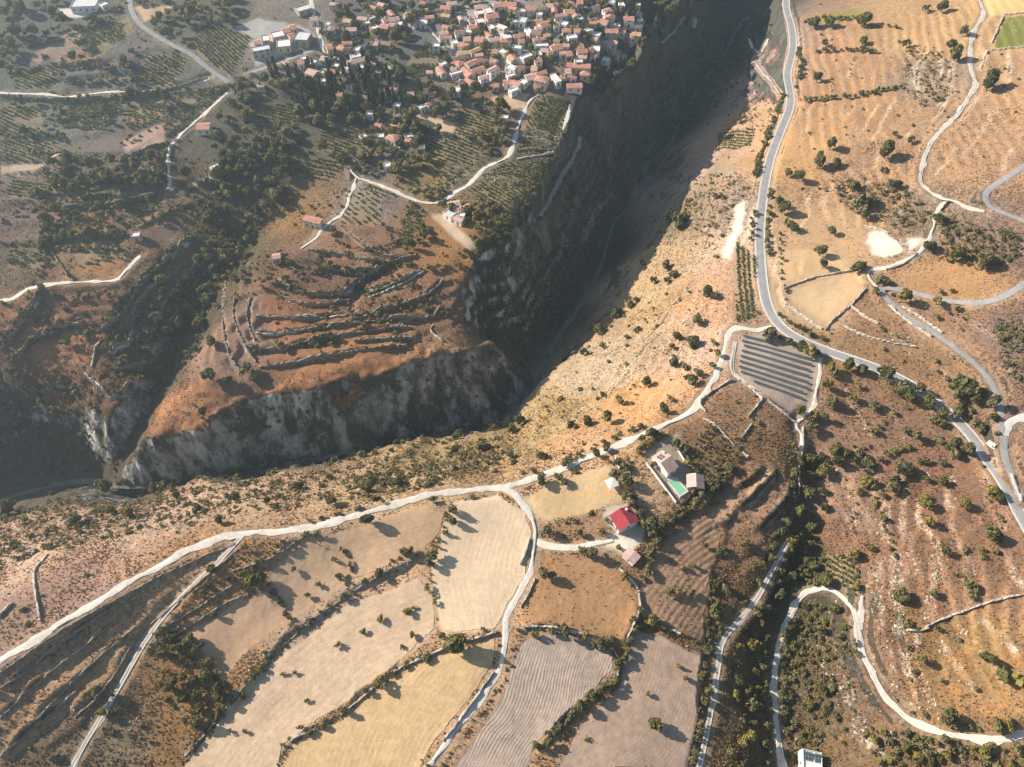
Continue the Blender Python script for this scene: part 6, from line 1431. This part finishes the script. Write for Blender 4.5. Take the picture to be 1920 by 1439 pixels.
# ------------------------------------------------------------------ labels that single out each house and plant by its look and the landmark nearest to it
MARK = {'the valley road':(320,83),'the school courtyard':(520,75),'the village vineyard':(800,115),'the white courtyard building':(935,58),'the long red roof':(1080,121),'the village cliff edge':(1180,75),'the steep white street':(945,105),
 'the twin hipped roofs':(738,247),'the dark round tree':(940,197),'the walled compound':(855,395),'the red shed':(587,411),'the long pale shed':(402,312),'the teal cottage':(381,236),'the pink barn':(104,294),'the white hut':(253,440),'the top left hall':(158,4),
 'the upper village street':(605,95),'the cliff top vineyard':(1030,215),'the sandy strip':(815,235),'the gravel lane fork':(668,333),'the vineyard lane':(122,184),'the terrace lane':(160,530),'the spur terraces':(600,600),'the spur tip':(300,790),'the left cliff':(120,760),'the side gully':(340,640),
 'the gorge stream':(1080,590),'the shaded gorge wall':(1020,480),'the gorge road':(1265,58),'the gorge path':(1440,150),'the upper main road':(1460,250),'the roadside vineyard':(1398,540),'the pale landslip':(1378,430),'the bright gorge slope':(1200,600),'the near gorge rim':(860,840),
 'the dirt road fork':(460,1000),'the left gorge slope':(300,950),'the left edge wall':(68,1100),'the lower left terraces':(150,1250),'the farm track':(265,1225),'the lower left thicket':(360,1290),'the long pale field':(600,1260),'the pink field':(560,1090),'the tan field':(720,1010),
 'the stubble field':(900,1060),'the big dark tree':(852,1207),'the golden field':(700,1380),'the field road':(946,1205),'the ploughed field':(1030,1300),'the tilled field':(1220,1330),'the orange field':(1090,1110),'the crimson farmhouse':(1170,972),'the swimming pool':(1272,914),
 'the villa':(1245,862),'the villa orchard':(1330,845),'the solar panels':(1450,690),'the road junction':(1448,612),'the walled brown field':(1440,800),'the stepped strips':(1430,920),'the dark gully':(1490,960),'the gully track':(1350,1210),'the striped field':(1270,1090),'the valley track':(1456,1290),
 'the small square vineyard':(1585,1080),'the bottom house':(1525,1430),'the right terraces':(1690,1180),'the track bend':(1545,1108),'the valley track exit':(1860,1385),'the far right terraces':(1860,1200),'the eastern field':(1600,920),'the lower main road':(1740,745),'the right junction':(1885,870),
 'the side road':(1760,640),'the quarry':(1655,460),'the quarry track':(1750,430),'the hairpin':(1850,375),'the hill track':(1780,230),'the green field':(1895,60),'the upper hillside':(1600,200),'the golden fields':(1530,540),'the scrub patch':(1830,460),'the near slope ledges':(1130,720),'the hillside hedge':(1595,182),'the top right track':(1838,20)}
mk = list(MARK.items()); mpos = np.array([m[1] for m in mk], float)
NTH = ['nearest', 'second nearest', 'third nearest', 'fourth nearest', 'fifth nearest', 'sixth nearest', 'seventh nearest', 'eighth nearest', 'ninth nearest', 'tenth nearest']
def nth(i):
    if i < 10: return NTH[i]
    t = i + 1; suf = 'th' if 10 <= t % 100 <= 20 else {1: 'st', 2: 'nd', 3: 'rd'}.get(t % 10, 'th')
    return f'{t}{suf} nearest'
def place(px, py):
    d = np.hypot(mpos[:, 0] - px, mpos[:, 1] - py); k = int(np.argmin(d))
    dx, dy = px - mpos[k, 0], py - mpos[k, 1]
    w = ('right of' if dx > 0 else 'left of') if abs(dx) > abs(dy) else ('below' if dy > 0 else 'above')
    return k, w, d[k]
def label_all(items, group, cat, article=''):
    B = {}
    for it in items:
        k, w, d = place(it['px'], it['py'])
        B.setdefault((it['look'], k, w), []).append((d, it))
    for (look, k, w), L_ in B.items():
        L_.sort(key=lambda t: t[0])
        for i, (d, it) in enumerate(L_):
            t = f"{look} {w} {mk[k][0]}"
            if len(L_) > 1: t += f", {nth(i)}"
            tag(it['o'], t, cat, group)
RN = {'R': 'terracotta roofed', 'P': 'faded pink roofed', 'Y': 'sandy roofed', 'G': 'brown roofed', 'W': 'flat white roofed', 'S': 'pale sheet roofed', 'T': 'teal roofed'}
for h_ in HOUSES[:NV]:
    sz = 'long' if h_['L'] > 2.2 * h_['w'] else ('large' if h_['L'] * h_['w'] > 95 else ('small' if h_['L'] * h_['w'] < 42 else ''))
    if h_['hip']: sz = (sz + ' hipped').strip()
    st = 'two-storey ' if h_['h'] > 4.2 else 'low '
    h_['look'] = (sz + ' ' if sz else '') + st + RN[h_['roof']] + ' house'
label_all(HOUSES[:NV], 'houses of the village and its outskirts', 'house')
label_all(TWALLS, 'terrace walls stepping down the slopes', 'wall')
LOOK = {'o': 'grey green olive tree', 'b': 'dark evergreen tree', 'g': 'yellowing tree', 'c': 'slim cypress', 's': 'low dry shrub'}
for k in KIND:
    it = [p for p in INDIV if p['k'] == k]
    med = sorted(p['r'] for p in it)
    for p in it:
        q = 'small ' if p['r'] < med[len(med) // 3] else ('large ' if p['r'] > med[2 * len(med) // 3] else '')
        p['look'] = q + LOOK[k]
    label_all(it, {'o': 'olive trees', 'b': 'evergreen trees', 'g': 'yellowing trees', 'c': 'cypresses', 's': 'shrubs'}[k], {'s': 'shrub'}.get(k, 'tree'))

# ------------------------------------------------------------------ haze: one box of even air round the whole place
hz = MB().box(-9000, 9000, -6000, 9000, float(HG.min()) - 40, CAM_Z + 6)
me = pymesh('haze', hz.v, hz.f)
hm = bpy.data.materials.new('pale_haze'); hm.use_nodes = True; hn = hm.node_tree; hn.nodes.clear()
ho = hn.nodes.new("ShaderNodeOutputMaterial"); hv = hn.nodes.new("ShaderNodeVolumePrincipled")
hv.inputs["Color"].default_value = (.66, .86, 1.0, 1); hv.inputs["Density"].default_value = HAZE; hv.inputs["Anisotropy"].default_value = .45
hn.links.new(hv.outputs[0], ho.inputs["Volume"])
tag(obj('haze', me, hm), 'thin pale haze over the valley', 'haze', kind='stuff')
scene.cycles.volume_bounces = 0
print('done', round(time.time() - T0, 1))
